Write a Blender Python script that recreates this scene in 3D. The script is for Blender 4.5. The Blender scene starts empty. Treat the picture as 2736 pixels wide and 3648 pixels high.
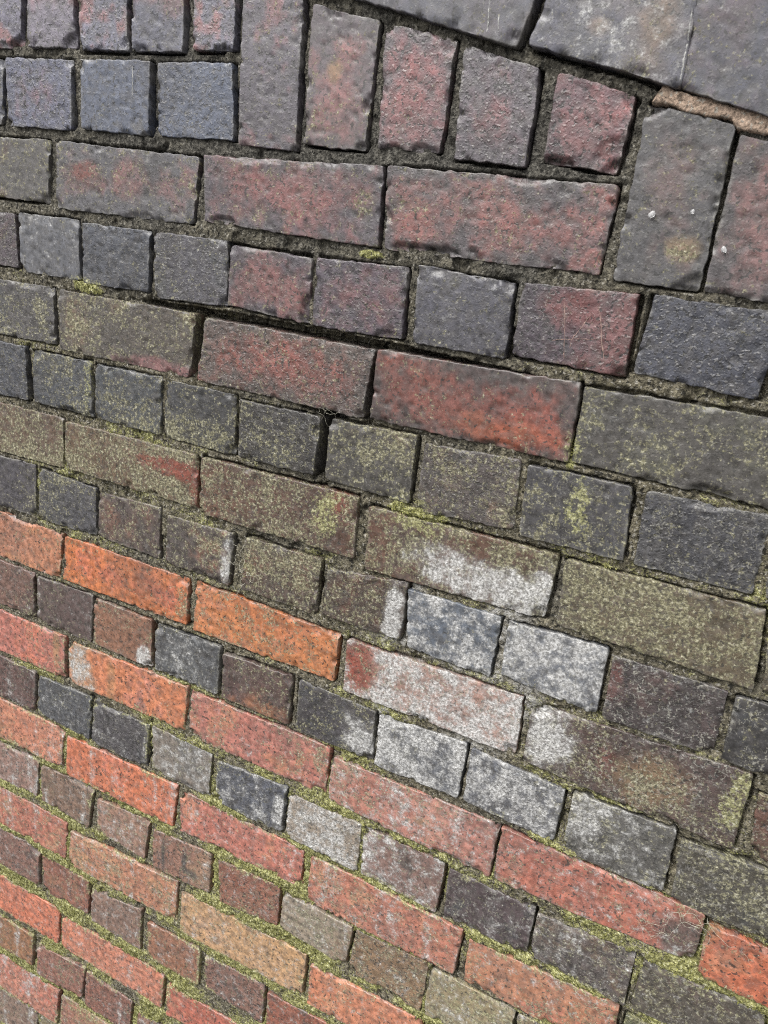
import bpy, bmesh, math, random
import numpy as np
from mathutils import Matrix, Vector

# ------------------------------------------------------------------ camera
SC = bpy.context.scene
Z0 = 1.80                      # height of wall datum (mm 0) above the ground, metres
cam_d = bpy.data.cameras.new('camera')
cam = bpy.data.objects.new('camera', cam_d)
SC.collection.objects.link(cam)
SC.camera = cam
cam_d.sensor_fit = 'VERTICAL'
cam_d.sensor_height = 36.0
cam_d.lens = 36.0 * 2814.30 / 3648.0
cam_d.clip_start = 0.01
cam_d.clip_end = 2000
RIGHT = Vector((0.885995, 0.445768, 0.127686))
UP = Vector((-0.249028, 0.225144, 0.941963))
BACK = Vector((0.391149, -0.866372, 0.310485))
CAMLOC = Vector((1.066075, -0.749096, -0.076677)) + Vector((0, 0, Z0))
m = Matrix((RIGHT, UP, BACK)).transposed().to_4x4()
m.translation = CAMLOC
cam.matrix_world = m
cam_d.dof.use_dof = True
cam_d.dof.focus_distance = 0.97
cam_d.dof.aperture_fstop = 11.0

# ------------------------------------------------------------------ sky, sun, exposure
SUN_EL, SUN_AZ = math.radians(54), math.radians(-36)     # azimuth measured from -Y (out of the wall) towards +X
world = bpy.data.worlds.new('World')
SC.world = world
world.use_nodes = True
wn = world.node_tree
wn.nodes.clear()
sky = wn.nodes.new('ShaderNodeTexSky')
sky.sky_type = 'NISHITA'
sky.sun_disc = False
sky.sun_elevation = SUN_EL
sdir = Vector((math.sin(SUN_AZ) * math.cos(SUN_EL), -math.cos(SUN_AZ) * math.cos(SUN_EL), math.sin(SUN_EL)))
sky.sun_rotation = math.atan2(sdir.x, sdir.y)
sky.air_density = 1.0
sky.dust_density = 5.0
hsv = wn.nodes.new('ShaderNodeHueSaturation')
hsv.inputs['Saturation'].default_value = 0.12            # overcast: the blue is washed out
bg = wn.nodes.new('ShaderNodeBackground')
bg.inputs['Strength'].default_value = 0.15
wo = wn.nodes.new('ShaderNodeOutputWorld')
wn.links.new(sky.outputs[0], hsv.inputs['Color'])
wn.links.new(hsv.outputs[0], bg.inputs['Color'])
wn.links.new(bg.outputs[0], wo.inputs['Surface'])
sun_d = bpy.data.lights.new('sun', 'SUN')
sun_d.energy = 1.25
sun_d.angle = math.radians(55)
sun_d.color = (1.0, 0.96, 0.90)
sun = bpy.data.objects.new('sun', sun_d)
SC.collection.objects.link(sun)
sun.rotation_euler = sdir.to_track_quat('Z', 'Y').to_euler()
SC.view_settings.view_transform = 'Standard'
SC.view_settings.look = 'None'
SC.view_settings.gamma = 1.0
SC.view_settings.use_curve_mapping = False
SC.view_settings.exposure = 0.70
SC.cycles.max_bounces = 4
SC.cycles.use_denoising = False
SC.cycles.filter_width = 1.1

# ------------------------------------------------------------------ tables (wall millimetres: u to the right, v up)
# corners top-left, top-right, bottom-right, bottom-left of every brick of the wall
BR = {
    'A0': (97.0, 167.2, 174.5, 166.2, 174.1, 97.7, 93.6, 96.4),
    'A1': (187.5, 166.1, 257.4, 165.3, 261.8, 99.9, 188.3, 98.0),
    'A2': (266.5, 165.1, 337.9, 164.3, 341.9, 97.7, 269.8, 98.0),
    'A3': (345.9, 164.2, 417.4, 163.3, 419.9, 98.3, 350.1, 98.2),
    'A4': (430.9, 163.2, 484.1, 162.6, 486.8, 101.1, 434.0, 99.5),
    'B0': (35.6, 83.7, 140.6, 84.0, 138.3, 12.4, 33.3, 11.8),
    'B1': (147.7, 85.4, 255.2, 86.5, 255.7, 12.4, 150.3, 11.9),
    'B2': (271.2, 87.2, 374.9, 87.1, 376.1, 12.9, 273.4, 15.2),
    'B3': (386.2, 86.2, 486.1, 88.5, 492.7, 14.9, 389.9, 14.0),
    'S1': (494.8, 168.4, 565.8, 164.4, 572.6, 9.4, 501.2, 11.5),
    'S2': (579.1, 142.0, 654.1, 127.4, 652.5, 14.9, 582.0, 17.5),
    'S3': (662.4, 125.8, 735.4, 113.8, 733.2, 18.6, 668.6, 18.7),
    'S4': (744.3, 110.3, 818.5, 91.4, 820.0, 13.0, 751.3, 14.7),
    'S5': (837.1, 89.9, 906.5, 73.1, 902.3, 13.5, 836.6, 19.1),
    'S6': (917.9, 68.7, 989.7, 55.6, 992.3, -73.5, 919.8, -73.4),
    'S7': (996.4, 48.5, 1060.9, 38.3, 1066.7, -74.9, 997.9, -73.7),
    'C0': (2.5, -6.5, 219.3, -1.8, 216.8, -72.3, -0.1, -74.6),
    'C1': (232.0, -1.9, 447.5, -4.9, 443.2, -74.8, 233.4, -77.3),
    'C2': (457.7, -2.8, 676.3, 1.9, 680.7, -73.5, 462.7, -69.2),
    'C3': (682.2, 2.3, 907.6, 2.9, 905.6, -70.9, 689.4, -73.5),
    'D0': (53.8, -94.3, 158.7, -92.4, 163.4, -156.7, 58.4, -156.3),
    'D1': (166.4, -90.4, 266.2, -88.3, 270.9, -158.7, 168.6, -160.3),
    'D2': (276.9, -90.7, 381.8, -89.9, 382.3, -157.9, 278.3, -160.4),
    'D3': (389.4, -89.5, 495.1, -88.7, 498.4, -157.6, 394.2, -161.6),
    'D4': (498.9, -92.2, 603.4, -93.0, 608.0, -160.1, 501.8, -155.6),
    'D5': (612.7, -91.9, 716.9, -89.3, 720.9, -159.0, 614.5, -160.9),
    'D6': (729.9, -85.3, 828.7, -89.4, 833.2, -159.5, 733.9, -159.1),
    'D7': (838.8, -88.0, 944.2, -84.3, 946.5, -156.9, 839.9, -153.8),
    'D8': (957.6, -83.2, 1062.6, -83.8, 1060.0, -155.2, 955.1, -150.4),
    'E0': (8.5, -180.2, 225.2, -174.1, 229.2, -245.2, 12.3, -249.1),
    'E1': (236.2, -175.7, 454.6, -173.5, 448.1, -247.2, 239.2, -249.4),
    'E2': (471.5, -175.2, 690.6, -175.7, 685.8, -248.3, 464.2, -247.7),
    'E3': (696.1, -174.7, 909.7, -170.0, 912.4, -245.4, 698.0, -246.5),
    'E4': (916.1, -172.3, 1133.0, -168.3, 1133.2, -244.7, 916.2, -243.4),
    'F0': (69.0, -260.3, 173.9, -257.6, 180.0, -328.6, 75.1, -331.3),
    'F1': (188.1, -259.7, 292.7, -257.2, 297.8, -328.4, 191.9, -326.9),
    'F2': (302.3, -258.7, 408.2, -256.6, 411.3, -327.3, 303.7, -327.2),
    'F3': (414.9, -257.4, 519.8, -256.8, 522.9, -327.9, 417.3, -327.3),
    'F4': (528.1, -260.2, 634.9, -259.2, 633.8, -325.6, 530.3, -326.9),
    'F5': (648.9, -258.2, 753.5, -254.5, 754.4, -327.7, 649.5, -325.8),
    'F6': (765.1, -260.2, 867.5, -253.8, 872.2, -325.6, 765.8, -333.5),
    'F7': (876.3, -257.0, 976.7, -254.8, 984.3, -326.7, 880.5, -329.5),
    'F8': (991.8, -256.0, 1096.7, -252.1, 1100.1, -324.9, 995.1, -327.7),
    'F9': (1106.1, -252.0, 1211.1, -252.1, 1215.8, -323.7, 1110.8, -325.1),
    'G0': (25.6, -346.3, 242.4, -340.8, 244.0, -409.3, 27.5, -416.4),
    'G1': (250.7, -344.4, 468.5, -341.1, 473.6, -407.6, 250.3, -407.1),
    'G2': (478.9, -340.8, 694.0, -336.9, 696.6, -408.8, 478.7, -412.3),
    'G3': (709.6, -344.4, 922.8, -339.9, 921.3, -410.3, 713.1, -416.8),
    'G4': (931.3, -342.0, 1114.4, -337.3, 1123.3, -414.2, 936.5, -410.9),
    'G5': (1121.5, -337.5, 1338.3, -328.4, 1348.7, -402.3, 1132.0, -412.6),
    'H0': (86.0, -422.6, 190.7, -418.7, 189.7, -494.0, 84.7, -495.6),
    'H1': (199.5, -421.5, 304.7, -424.4, 305.0, -491.1, 198.1, -495.1),
    'H2': (311.7, -428.5, 415.3, -421.8, 416.9, -491.1, 312.1, -488.9),
    'H3': (428.3, -429.8, 530.4, -425.7, 528.4, -494.8, 430.3, -492.9),
    'H4': (549.4, -425.9, 655.7, -423.4, 655.9, -493.5, 551.1, -493.0),
    'H5': (668.2, -432.4, 766.9, -417.8, 769.0, -487.7, 666.5, -490.0),
    'H6': (769.9, -426.1, 878.3, -423.1, 876.4, -495.1, 778.0, -493.1),
    'H7': (886.5, -425.3, 989.8, -420.3, 992.3, -496.0, 890.2, -485.8),
    'H8': (997.8, -426.0, 1104.0, -425.7, 1106.1, -495.4, 1000.6, -495.5),
    'H9': (1113.3, -427.1, 1218.3, -424.5, 1221.0, -496.3, 1116.0, -495.7),
    'I0': (24.0, -506.2, 241.0, -507.5, 236.0, -575.4, 19.0, -576.5),
    'I1': (249.1, -509.0, 466.0, -506.6, 466.0, -571.4, 245.0, -574.0),
    'I2': (478.4, -506.3, 690.6, -510.2, 691.2, -570.8, 478.8, -574.5),
    'I3': (703.4, -511.3, 917.2, -505.0, 920.9, -575.0, 707.2, -576.5),
    'I4': (929.3, -507.5, 1145.3, -500.1, 1146.9, -585.6, 931.3, -577.3),
    'I5': (1155.7, -517.5, 1372.7, -513.7, 1379.9, -592.0, 1163.2, -582.3),
    'J0': (80.0, -582.7, 185.0, -583.9, 187.5, -653.4, 82.5, -653.7),
    'J1': (194.3, -586.4, 299.8, -583.0, 297.7, -655.5, 193.5, -657.0),
    'J2': (304.6, -586.1, 409.0, -585.2, 409.3, -656.7, 304.3, -655.9),
    'J3': (416.4, -587.7, 523.6, -584.2, 523.5, -653.7, 418.3, -656.0),
    'J4': (530.4, -591.6, 632.5, -586.7, 634.7, -654.5, 532.6, -653.9),
    'J5': (644.9, -586.8, 750.5, -590.0, 753.8, -655.1, 647.6, -656.6),
    'J6': (757.3, -590.7, 866.9, -584.7, 866.6, -655.6, 760.2, -659.6),
    'J7': (874.5, -587.7, 980.9, -593.9, 981.2, -660.9, 875.1, -656.3),
    'J8': (990.7, -592.6, 1095.5, -589.8, 1098.9, -665.9, 992.8, -666.3),
    'J9': (1103.3, -598.5, 1208.2, -593.8, 1214.4, -668.3, 1109.4, -670.7),
    'K0': (31.0, -668.1, 247.9, -665.5, 248.1, -733.5, 31.3, -737.7),
    'K1': (256.4, -669.5, 476.0, -662.5, 473.0, -730.7, 258.4, -735.4),
    'K2': (482.0, -665.4, 697.9, -662.7, 697.7, -731.2, 483.6, -734.4),
    'K3': (705.3, -673.1, 920.7, -670.0, 920.3, -741.1, 704.3, -734.5),
    'K4': (925.3, -671.2, 1143.1, -671.5, 1145.2, -732.1, 927.9, -740.7),
    'K5': (1149.3, -680.0, 1366.3, -681.5, 1370.3, -741.7, 1153.3, -744.8),
    'L0': (83.1, -745.7, 188.1, -746.8, 185.3, -817.0, 80.4, -818.4),
    'L1': (195.2, -750.0, 299.2, -746.2, 298.7, -818.2, 194.5, -813.3),
    'L2': (305.9, -747.8, 412.0, -749.2, 409.5, -818.8, 305.5, -819.7),
    'L3': (418.1, -747.5, 522.3, -749.8, 520.3, -821.2, 419.8, -816.6),
    'L4': (532.6, -754.2, 641.9, -746.2, 641.7, -819.4, 536.1, -818.0),
    'L5': (648.0, -753.9, 753.9, -749.9, 757.4, -820.7, 649.6, -818.2),
    'L6': (759.0, -752.5, 867.6, -751.4, 866.4, -825.4, 762.3, -820.7),
    'L7': (873.7, -755.6, 979.0, -758.3, 980.3, -822.8, 878.4, -823.7),
    'L8': (984.3, -760.1, 1090.6, -752.7, 1093.9, -825.2, 985.8, -819.5),
    'L9': (1101.4, -756.8, 1221.6, -755.4, 1226.4, -818.0, 1101.9, -823.6),
    'M0': (29.6, -824.9, 246.6, -823.1, 242.1, -893.3, 25.2, -897.0),
    'M1': (255.4, -830.8, 466.8, -825.7, 461.7, -897.5, 254.0, -901.0),
    'M2': (473.1, -830.0, 678.6, -830.3, 679.9, -888.7, 477.2, -897.2),
    'M3': (691.7, -830.3, 904.1, -831.8, 903.4, -899.5, 693.6, -903.8),
    'M4': (914.3, -840.1, 1090.9, -830.3, 1096.0, -901.2, 918.2, -901.0),
    'M5': (1100.2, -836.7, 1317.2, -837.9, 1323.7, -891.7, 1106.9, -901.3),
    'N0': (86.8, -907.1, 191.6, -904.6, 187.0, -973.5, 82.4, -978.1),
    'N1': (199.1, -909.3, 308.7, -903.3, 299.4, -979.4, 198.4, -974.6),
    'N2': (317.7, -919.3, 419.3, -908.7, 412.7, -980.6, 318.9, -977.7),
    'N3': (427.9, -919.7, 534.2, -909.2, 534.8, -977.3, 431.1, -986.7),
    'N4': (546.4, -913.2, 648.4, -905.4, 651.0, -970.6, 554.8, -981.6),
    'N5': (656.8, -912.3, 762.9, -909.1, 759.0, -976.9, 655.9, -969.2),
    'N6': (768.3, -911.6, 869.9, -904.7, 870.5, -982.5, 766.0, -981.3),
    'N7': (876.6, -910.2, 984.7, -908.7, 984.7, -977.7, 876.7, -984.1),
    'N8': (988.9, -908.6, 1092.0, -909.4, 1095.0, -969.2, 993.3, -977.2),
    'O0': (37.4, -994.9, 254.3, -992.8, 250.9, -1065.1, 34.2, -1070.7),
    'O1': (263.6, -1004.6, 476.6, -991.5, 477.6, -1063.4, 260.3, -1070.4),
    'O2': (486.8, -1003.2, 701.3, -994.0, 701.3, -1066.6, 488.1, -1076.8),
    'O3': (710.7, -1004.7, 876.1, -995.5, 877.5, -1066.0, 713.0, -1071.5),
    'P0': (84.7, -1080.8, 189.6, -1079.1, 190.8, -1151.1, 86.0, -1154.7),
    'P1': (199.3, -1086.2, 302.8, -1082.6, 300.2, -1150.1, 200.6, -1158.2),
    'P2': (308.5, -1096.4, 410.3, -1081.6, 410.1, -1160.3, 309.6, -1158.8),
    'P3': (426.2, -1095.8, 525.7, -1089.7, 527.2, -1157.6, 429.2, -1160.8),
    'P4': (537.0, -1092.6, 641.0, -1085.8, 643.5, -1156.6, 539.9, -1154.6),
    'P5': (649.2, -1095.0, 759.0, -1087.1, 762.1, -1155.3, 652.8, -1161.2),
    'Q0': (20.8, -1181.5, 237.7, -1177.9, 233.8, -1252.1, 17.1, -1258.4),
    'Q1': (245.5, -1186.1, 460.9, -1181.9, 457.7, -1251.7, 243.7, -1253.6),
    'Q2': (470.0, -1193.5, 668.6, -1185.4, 667.0, -1258.5, 470.0, -1256.0),
    'R0': (70.3, -1274.5, 175.1, -1271.3, 172.0, -1339.2, 67.3, -1342.7),
    'R1': (185.2, -1284.3, 298.1, -1267.7, 289.4, -1338.1, 185.2, -1350.5),
    'R2': (300.1, -1273.9, 398.8, -1277.1, 396.0, -1350.6, 297.3, -1350.2),
    'R3': (413.6, -1289.3, 512.5, -1284.0, 510.2, -1355.7, 414.5, -1356.8),
    'T0': (18.8, -1361.9, 235.7, -1358.6, 229.5, -1438.2, 12.9, -1444.9),
    'T1': (243.8, -1363.1, 447.0, -1355.9, 443.2, -1428.0, 239.8, -1442.1),
    'U0': (78.8, -1447.9, 183.3, -1442.8, 178.0, -1525.3, 73.5, -1530.9),
    'U1': (190.9, -1443.9, 298.6, -1441.0, 295.5, -1512.5, 186.6, -1523.5),
    'COP1': (668.9, 305.7, 843.7, 265.2, 795.5, 107.4, 620.7, 147.9),
    'COP2': (855.2, 268.0, 933.7, 244.5, 942.9, 79.8, 807.0, 110.2),
    'COP3': (934.2, 244.7, 1162.4, 197.3, 1128.2, 35.9, 943.4, 79.9),
}
# name: base colour, patch colour, patch kind, patch amount, lichen, white crust, pale veins   (colours as sRGB)
LOOK = {  # base colours hold a bluish sheen in the top rows, brighter light lower down
    'A0': ((126, 122, 139), 'p', 'n', 0.35, 0.10, 0.06, 0),
    'A1': ((133, 126, 139), 'p', 't', 0.35, 0.10, 0.06, 0),
    'A2': ((120, 120, 137), 'p', 'n', 0.35, 0.06, 0.06, 0),
    'A3': ((118, 120, 139), 'p', 't', 0.40, 0.12, 0.04, 0),
    'A4': ((120, 118, 133), 'p', 'n', 0.35, 0.12, 0.10, 0),
    'B0': ((103, 105, 120), 'g', 'n', 0.3, 0.10, 0.05, 0),
    'B1': ((107, 109, 129), 'p', 'c', 0.22, 0.10, 0.05, 0),
    'B2': ((98, 105, 124), 'g', 'n', 0.35, 0.10, 0.08, 0),
    'B3': ((96, 104, 124), 'g', 'n', 0.25, 0.10, 0.05, 0),
    'S1': ((107, 101, 111), (151, 109, 113), 'n', 0.45, 0.22, 0.08, 0),
    'S2': ((109, 99, 105), (163, 107, 105), 'c', 0.58, 0.22, 0.08, 0),
    'S3': ((107, 95, 101), (173, 109, 108), 'c', 0.95, 0.12, 0.10, 0),
    'S4': ((107, 99, 106), (161, 105, 107), 'c', 0.82, 0.12, 0.10, 0),
    'S5': ((122, 93, 99), (169, 111, 108), 'c', 1.0, 0.04, 0.02, 0),
    'S6': ((86, 84, 87), (122, 95, 93), 'c', 0.35, 0.22, 0.10, 0),
    'S7': ((90, 84, 86), (155, 107, 103), 'c', 0.8, 0.14, 0.08, 0),
    'C0': ((95, 91, 91), 'm', 'n', 0.3, 0.45, 0.10, 0),
    'C1': ((97, 95, 101), (145, 95, 93), 'c', 0.46, 0.32, 0.06, 0),
    'C2': ((99, 91, 98), (156, 97, 94), 'c', 0.82, 0.20, 0.06, 0),
    'C3': ((97, 89, 93), (166, 101, 94), 'c', 0.82, 0.20, 0.06, 0),
    'D0': ((86, 75, 82), 'm', 'n', 0.5, 0.18, 0.06, 0),
    'D1': ((105, 107, 115), 'g', 'n', 0.4, 0.12, 0.22, 0),
    'D2': ((86, 90, 101), 'k', 'n', 0.3, 0.10, 0.08, 0),
    'D3': ((75, 72, 82), 'k', 'n', 0.4, 0.22, 0.16, 0),
    'D4': ((88, 79, 88), (139, 90, 87), 'c', 0.82, 0.16, 0.06, 0),
    'D5': ((90, 81, 92), (134, 90, 92), 'c', 0.72, 0.18, 0.06, 0),
    'D6': ((81, 80, 92), 'g', 'n', 0.25, 0.16, 0.10, 0),
    'D7': ((83, 73, 82), (126, 85, 84), 'r', 0.45, 0.06, 0.04, 0),
    'D8': ((71, 73, 85), 'k', 'n', 0.3, 0.10, 0.04, 0),
    'E0': ((84, 80, 83), 'k', 'n', 0.35, 0.46, 0.10, 0),
    'E1': ((93, 84, 78), 'b', 'n', 0.4, 0.55, 0.06, 0),
    'E2': ((106, 89, 83), (161, 84, 72), 'c', 0.92, 0.30, 0.08, 0),
    'E3': ((91, 74, 72), (161, 84, 68), 'c', 0.90, 0.18, 0.04, 0),
    'E4': ((80, 76, 74), (87, 86, 76), 'n', 0.5, 0.48, 0.06, 0),
    'F0': ((78, 80, 89), 'k', 'n', 0.3, 0.26, 0.05, 0),
    'F1': ((74, 77, 85), 'k', 'n', 0.3, 0.46, 0.06, 0),
    'F2': ((72, 76, 83), 'k', 'n', 0.3, 0.36, 0.06, 0),
    'F3': ((65, 66, 72), 'k', 'n', 0.3, 0.52, 0.06, 0),
    'F4': ((63, 59, 62), 'k', 'n', 0.3, 0.48, 0.06, 0),
    'F5': ((80, 76, 74), 'b', 'n', 0.25, 0.62, 0.06, 0),
    'F6': ((84, 74, 74), 'b', 'n', 0.45, 0.46, 0.08, 0),
    'F7': ((68, 66, 73), 'k', 'n', 0.4, 0.32, 0.06, 0.3),
    'F8': ((66, 66, 73), 'k', 'n', 0.4, 0.24, 0.06, 0.45),
    'F9': ((66, 66, 72), 'k', 'n', 0.4, 0.3, 0.06, 0.4),
    'G0': ((114, 89, 74), 'b', 'n', 0.5, 0.66, 0.05, 0),
    'G1': ((116, 91, 70), 'b', 'n', 0.4, 0.68, 0.05, 0),
    'G2': ((114, 80, 64), (123, 77, 65), 'n', 0.5, 0.60, 0.05, 0),
    'G3': ((112, 78, 64), 'm', 'n', 0.4, 0.56, 0.02, 0),
    'G4': ((106, 91, 70), 'm', 'n', 0.3, 0.78, 0.06, 0),
    'G5': ((106, 93, 74), 'm', 'n', 0.3, 0.7, 0.06, 0),
    'H0': ((84, 80, 87), 'k', 'n', 0.35, 0.30, 0.06, 0),
    'H1': ((87, 86, 92), 'k', 'n', 0.3, 0.22, 0.06, 0),
    'H2': ((99, 84, 81), (139, 95, 79), 'c', 0.66, 0.38, 0.06, 0),
    'H3': ((89, 76, 74), (133, 87, 70), 'n', 0.45, 0.52, 0.08, 0),
    'H4': ((95, 74, 66), (122, 76, 60), 'n', 0.45, 0.56, 0.06, 0),
    'H5': ((80, 63, 58), (104, 68, 60), 'n', 0.4, 0.42, 0.02, 0.25),
    'H6': ((91, 101, 116), 'k', 'n', 0.3, 0.08, 0.60, 0),
    'H7': ((95, 101, 114), 'k', 'n', 0.25, 0.08, 0.64, 0),
    'H8': ((63, 51, 53), 'm', 'n', 0.4, 0.18, 0.16, 0.85),
    'H9': ((59, 57, 60), 'k', 'n', 0.4, 0.26, 0.08, 0.8),
    'I0': ((216, 146, 111), (205, 145, 102), 'n', 0.45, 0.26, 0.06, 0),
    'I1': ((229, 137, 85), (231, 132, 104), 'c', 0.5, 0.24, 0.02, 0),
    'I2': ((227, 145, 93), (218, 139, 102), 'n', 0.45, 0.36, 0.04, 0),
    'I3': ((196, 150, 134), 'r', 'l', 0.10, 0.20, 0.72, 0),
    'I4': ((85, 67, 65), 'm', 'n', 0.45, 0.24, 0.10, 0.75),
    'I5': ((112, 78, 67), 'm', 'n', 0.4, 0.34, 0.06, 0.5),
    'J0': ((138, 104, 92), 'm', 'n', 0.4, 0.20, 0.06, 0),
    'J1': ((100, 80, 77), 'm', 'n', 0.35, 0.12, 0.10, 0),
    'J2': ((163, 116, 92), (153, 111, 93), 'n', 0.4, 0.28, 0.06, 0),
    'J3': ((84, 86, 90), 'k', 'n', 0.35, 0.12, 0.26, 0),
    'J4': ((98, 74, 71), (167, 113, 83), 'b', 0.22, 0.16, 0.05, 0),
    'J5': ((74, 70, 76), 'k', 'n', 0.35, 0.10, 0.08, 0),
    'J6': ((84, 88, 98), 'k', 'n', 0.3, 0.06, 0.70, 0),
    'J7': ((88, 92, 104), 'k', 'n', 0.35, 0.12, 0.56, 0),
    'J8': ((88, 86, 84), 'g', 'n', 0.3, 0.34, 0.34, 0.4),
    'J9': ((82, 76, 68), 'k', 'n', 0.3, 0.52, 0.10, 0.5),
    'K0': ((216, 136, 120), (224, 134, 108), 'n', 0.35, 0.18, 0.06, 0),
    'K1': ((231, 146, 104), (223, 145, 120), 'n', 0.35, 0.08, 0.06, 0),
    'K2': ((211, 134, 118), (212, 141, 111), 'n', 0.4, 0.28, 0.14, 0),
    'K3': ((205, 132, 114), (204, 144, 125), 'n', 0.4, 0.26, 0.34, 0),
    'K4': ((208, 123, 101), (209, 137, 113), 'n', 0.4, 0.26, 0.24, 0),
    'K5': ((220, 127, 93), (209, 140, 106), 'n', 0.3, 0.12, 0.04, 0),
    'L0': ((113, 83, 78), 'm', 'n', 0.4, 0.16, 0.06, 0.2),
    'L1': ((86, 88, 94), 'k', 'n', 0.35, 0.10, 0.18, 0),
    'L2': ((83, 79, 83), 'k', 'n', 0.35, 0.10, 0.14, 0),
    'L3': ((146, 133, 121), 'g', 'n', 0.35, 0.14, 0.36, 0),
    'L4': ((90, 94, 107), 'k', 'n', 0.3, 0.10, 0.26, 0),
    'L5': ((171, 153, 134), 'g', 'n', 0.35, 0.30, 0.58, 0),
    'L6': ((151, 112, 101), 'm', 'n', 0.4, 0.18, 0.42, 0),
    'L7': ((88, 71, 75), 'k', 'n', 0.3, 0.14, 0.12, 0.55),
    'L8': ((90, 79, 79), 'b', 'n', 0.35, 0.30, 0.18, 0.65),
    'L9': ((90, 81, 73), 'm', 'n', 0.35, 0.45, 0.10, 0.5),
    'M0': ((227, 150, 120), 't', 'l', 0.45, 0.22, 0.10, 0),
    'M1': ((235, 139, 100), (231, 139, 113), 'n', 0.35, 0.12, 0.10, 0),
    'M2': ((220, 135, 116), (225, 148, 116), 'n', 0.35, 0.22, 0.18, 0),
    'M3': ((211, 135, 111), (214, 154, 120), 'n', 0.45, 0.38, 0.18, 0),
    'M4': ((216, 148, 113), (213, 130, 107), 'n', 0.4, 0.42, 0.18, 0),
    'M5': ((112, 116, 85), 'b', 'n', 0.35, 0.65, 0.05, 0),
    'N0': ((169, 132, 119), (150, 115, 103), 'n', 0.4, 0.18, 0.18, 0),
    'N1': ((151, 120, 101), 'b', 'n', 0.35, 0.16, 0.14, 0),
    'N2': ((181, 140, 121), (167, 124, 101), 'n', 0.4, 0.28, 0.16, 0),
    'N3': ((171, 124, 105), (181, 142, 116), 'r', 0.4, 0.24, 0.10, 0),
    'N4': ((165, 106, 86), (153, 108, 88), 'n', 0.4, 0.22, 0.12, 0),
    'N5': ((177, 159, 139), (167, 131, 105), 'r', 0.2, 0.52, 0.24, 0),
    'N6': ((165, 131, 98), (155, 124, 91), 'n', 0.4, 0.52, 0.14, 0),
    'N7': ((176, 157, 119), (167, 152, 122), 'n', 0.4, 0.62, 0.24, 0),
    'N8': ((165, 146, 115), 'b', 'n', 0.4, 0.5, 0.2, 0),
    'O0': ((216, 135, 113), (214, 157, 123), 'n', 0.4, 0.38, 0.12, 0),
    'O1': ((220, 150, 116), (222, 166, 123), 'n', 0.45, 0.42, 0.16, 0),
    'O2': ((229, 181, 131), (220, 175, 138), 'n', 0.4, 0.28, 0.16, 0),
    'O3': ((233, 150, 113), (225, 159, 122), 'n', 0.4, 0.30, 0.14, 0),
    'P0': ((155, 112, 98), 'm', 'n', 0.35, 0.20, 0.14, 0),
    'P1': ((169, 110, 91), (164, 119, 94), 'n', 0.4, 0.24, 0.12, 0),
    'P2': ((158, 124, 108), (148, 112, 96), 'n', 0.4, 0.18, 0.22, 0),
    'P3': ((174, 119, 91), (160, 112, 91), 'n', 0.4, 0.18, 0.12, 0),
    'P4': ((155, 113, 98), 'm', 'n', 0.35, 0.18, 0.16, 0),
    'P5': ((172, 103, 81), 'm', 'n', 0.35, 0.2, 0.12, 0),
    'Q0': ((235, 139, 105), (231, 145, 116), 'n', 0.35, 0.16, 0.12, 0),
    'Q1': ((234, 152, 122), (231, 143, 109), 'n', 0.4, 0.18, 0.14, 0),
    'Q2': ((209, 119, 98), (218, 141, 114), 'n', 0.35, 0.26, 0.12, 0),
    'R0': ((174, 124, 89), (158, 113, 89), 'n', 0.4, 0.22, 0.08, 0),
    'R1': ((171, 117, 101), 'm', 'n', 0.35, 0.34, 0.10, 0),
    'R2': ((162, 110, 94), 'm', 'n', 0.35, 0.2, 0.10, 0),
    'R3': ((172, 122, 98), 'm', 'n', 0.35, 0.2, 0.10, 0),
    'T0': ((218, 145, 122), (213, 121, 102), 'n', 0.35, 0.24, 0.16, 0),
    'T1': ((202, 139, 116), (180, 163, 123), 'n', 0.45, 0.5, 0.12, 0),
    'U0': ((158, 129, 114), 'b', 'n', 0.35, 0.3, 0.14, 0),
    'U1': ((165, 150, 114), 'b', 'n', 0.35, 0.5, 0.14, 0),
    'COP1': ((93, 93, 105), (105, 98, 107), 'n', 0.5, 0.16, 0.12, 0),
    'COP2': ((87, 87, 102), (107, 100, 104), 'n', 0.5, 0.16, 0.22, 0),
    'COP3': ((84, 85, 98), (100, 89, 100), 'n', 0.5, 0.18, 0.12, 0),
}
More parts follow.
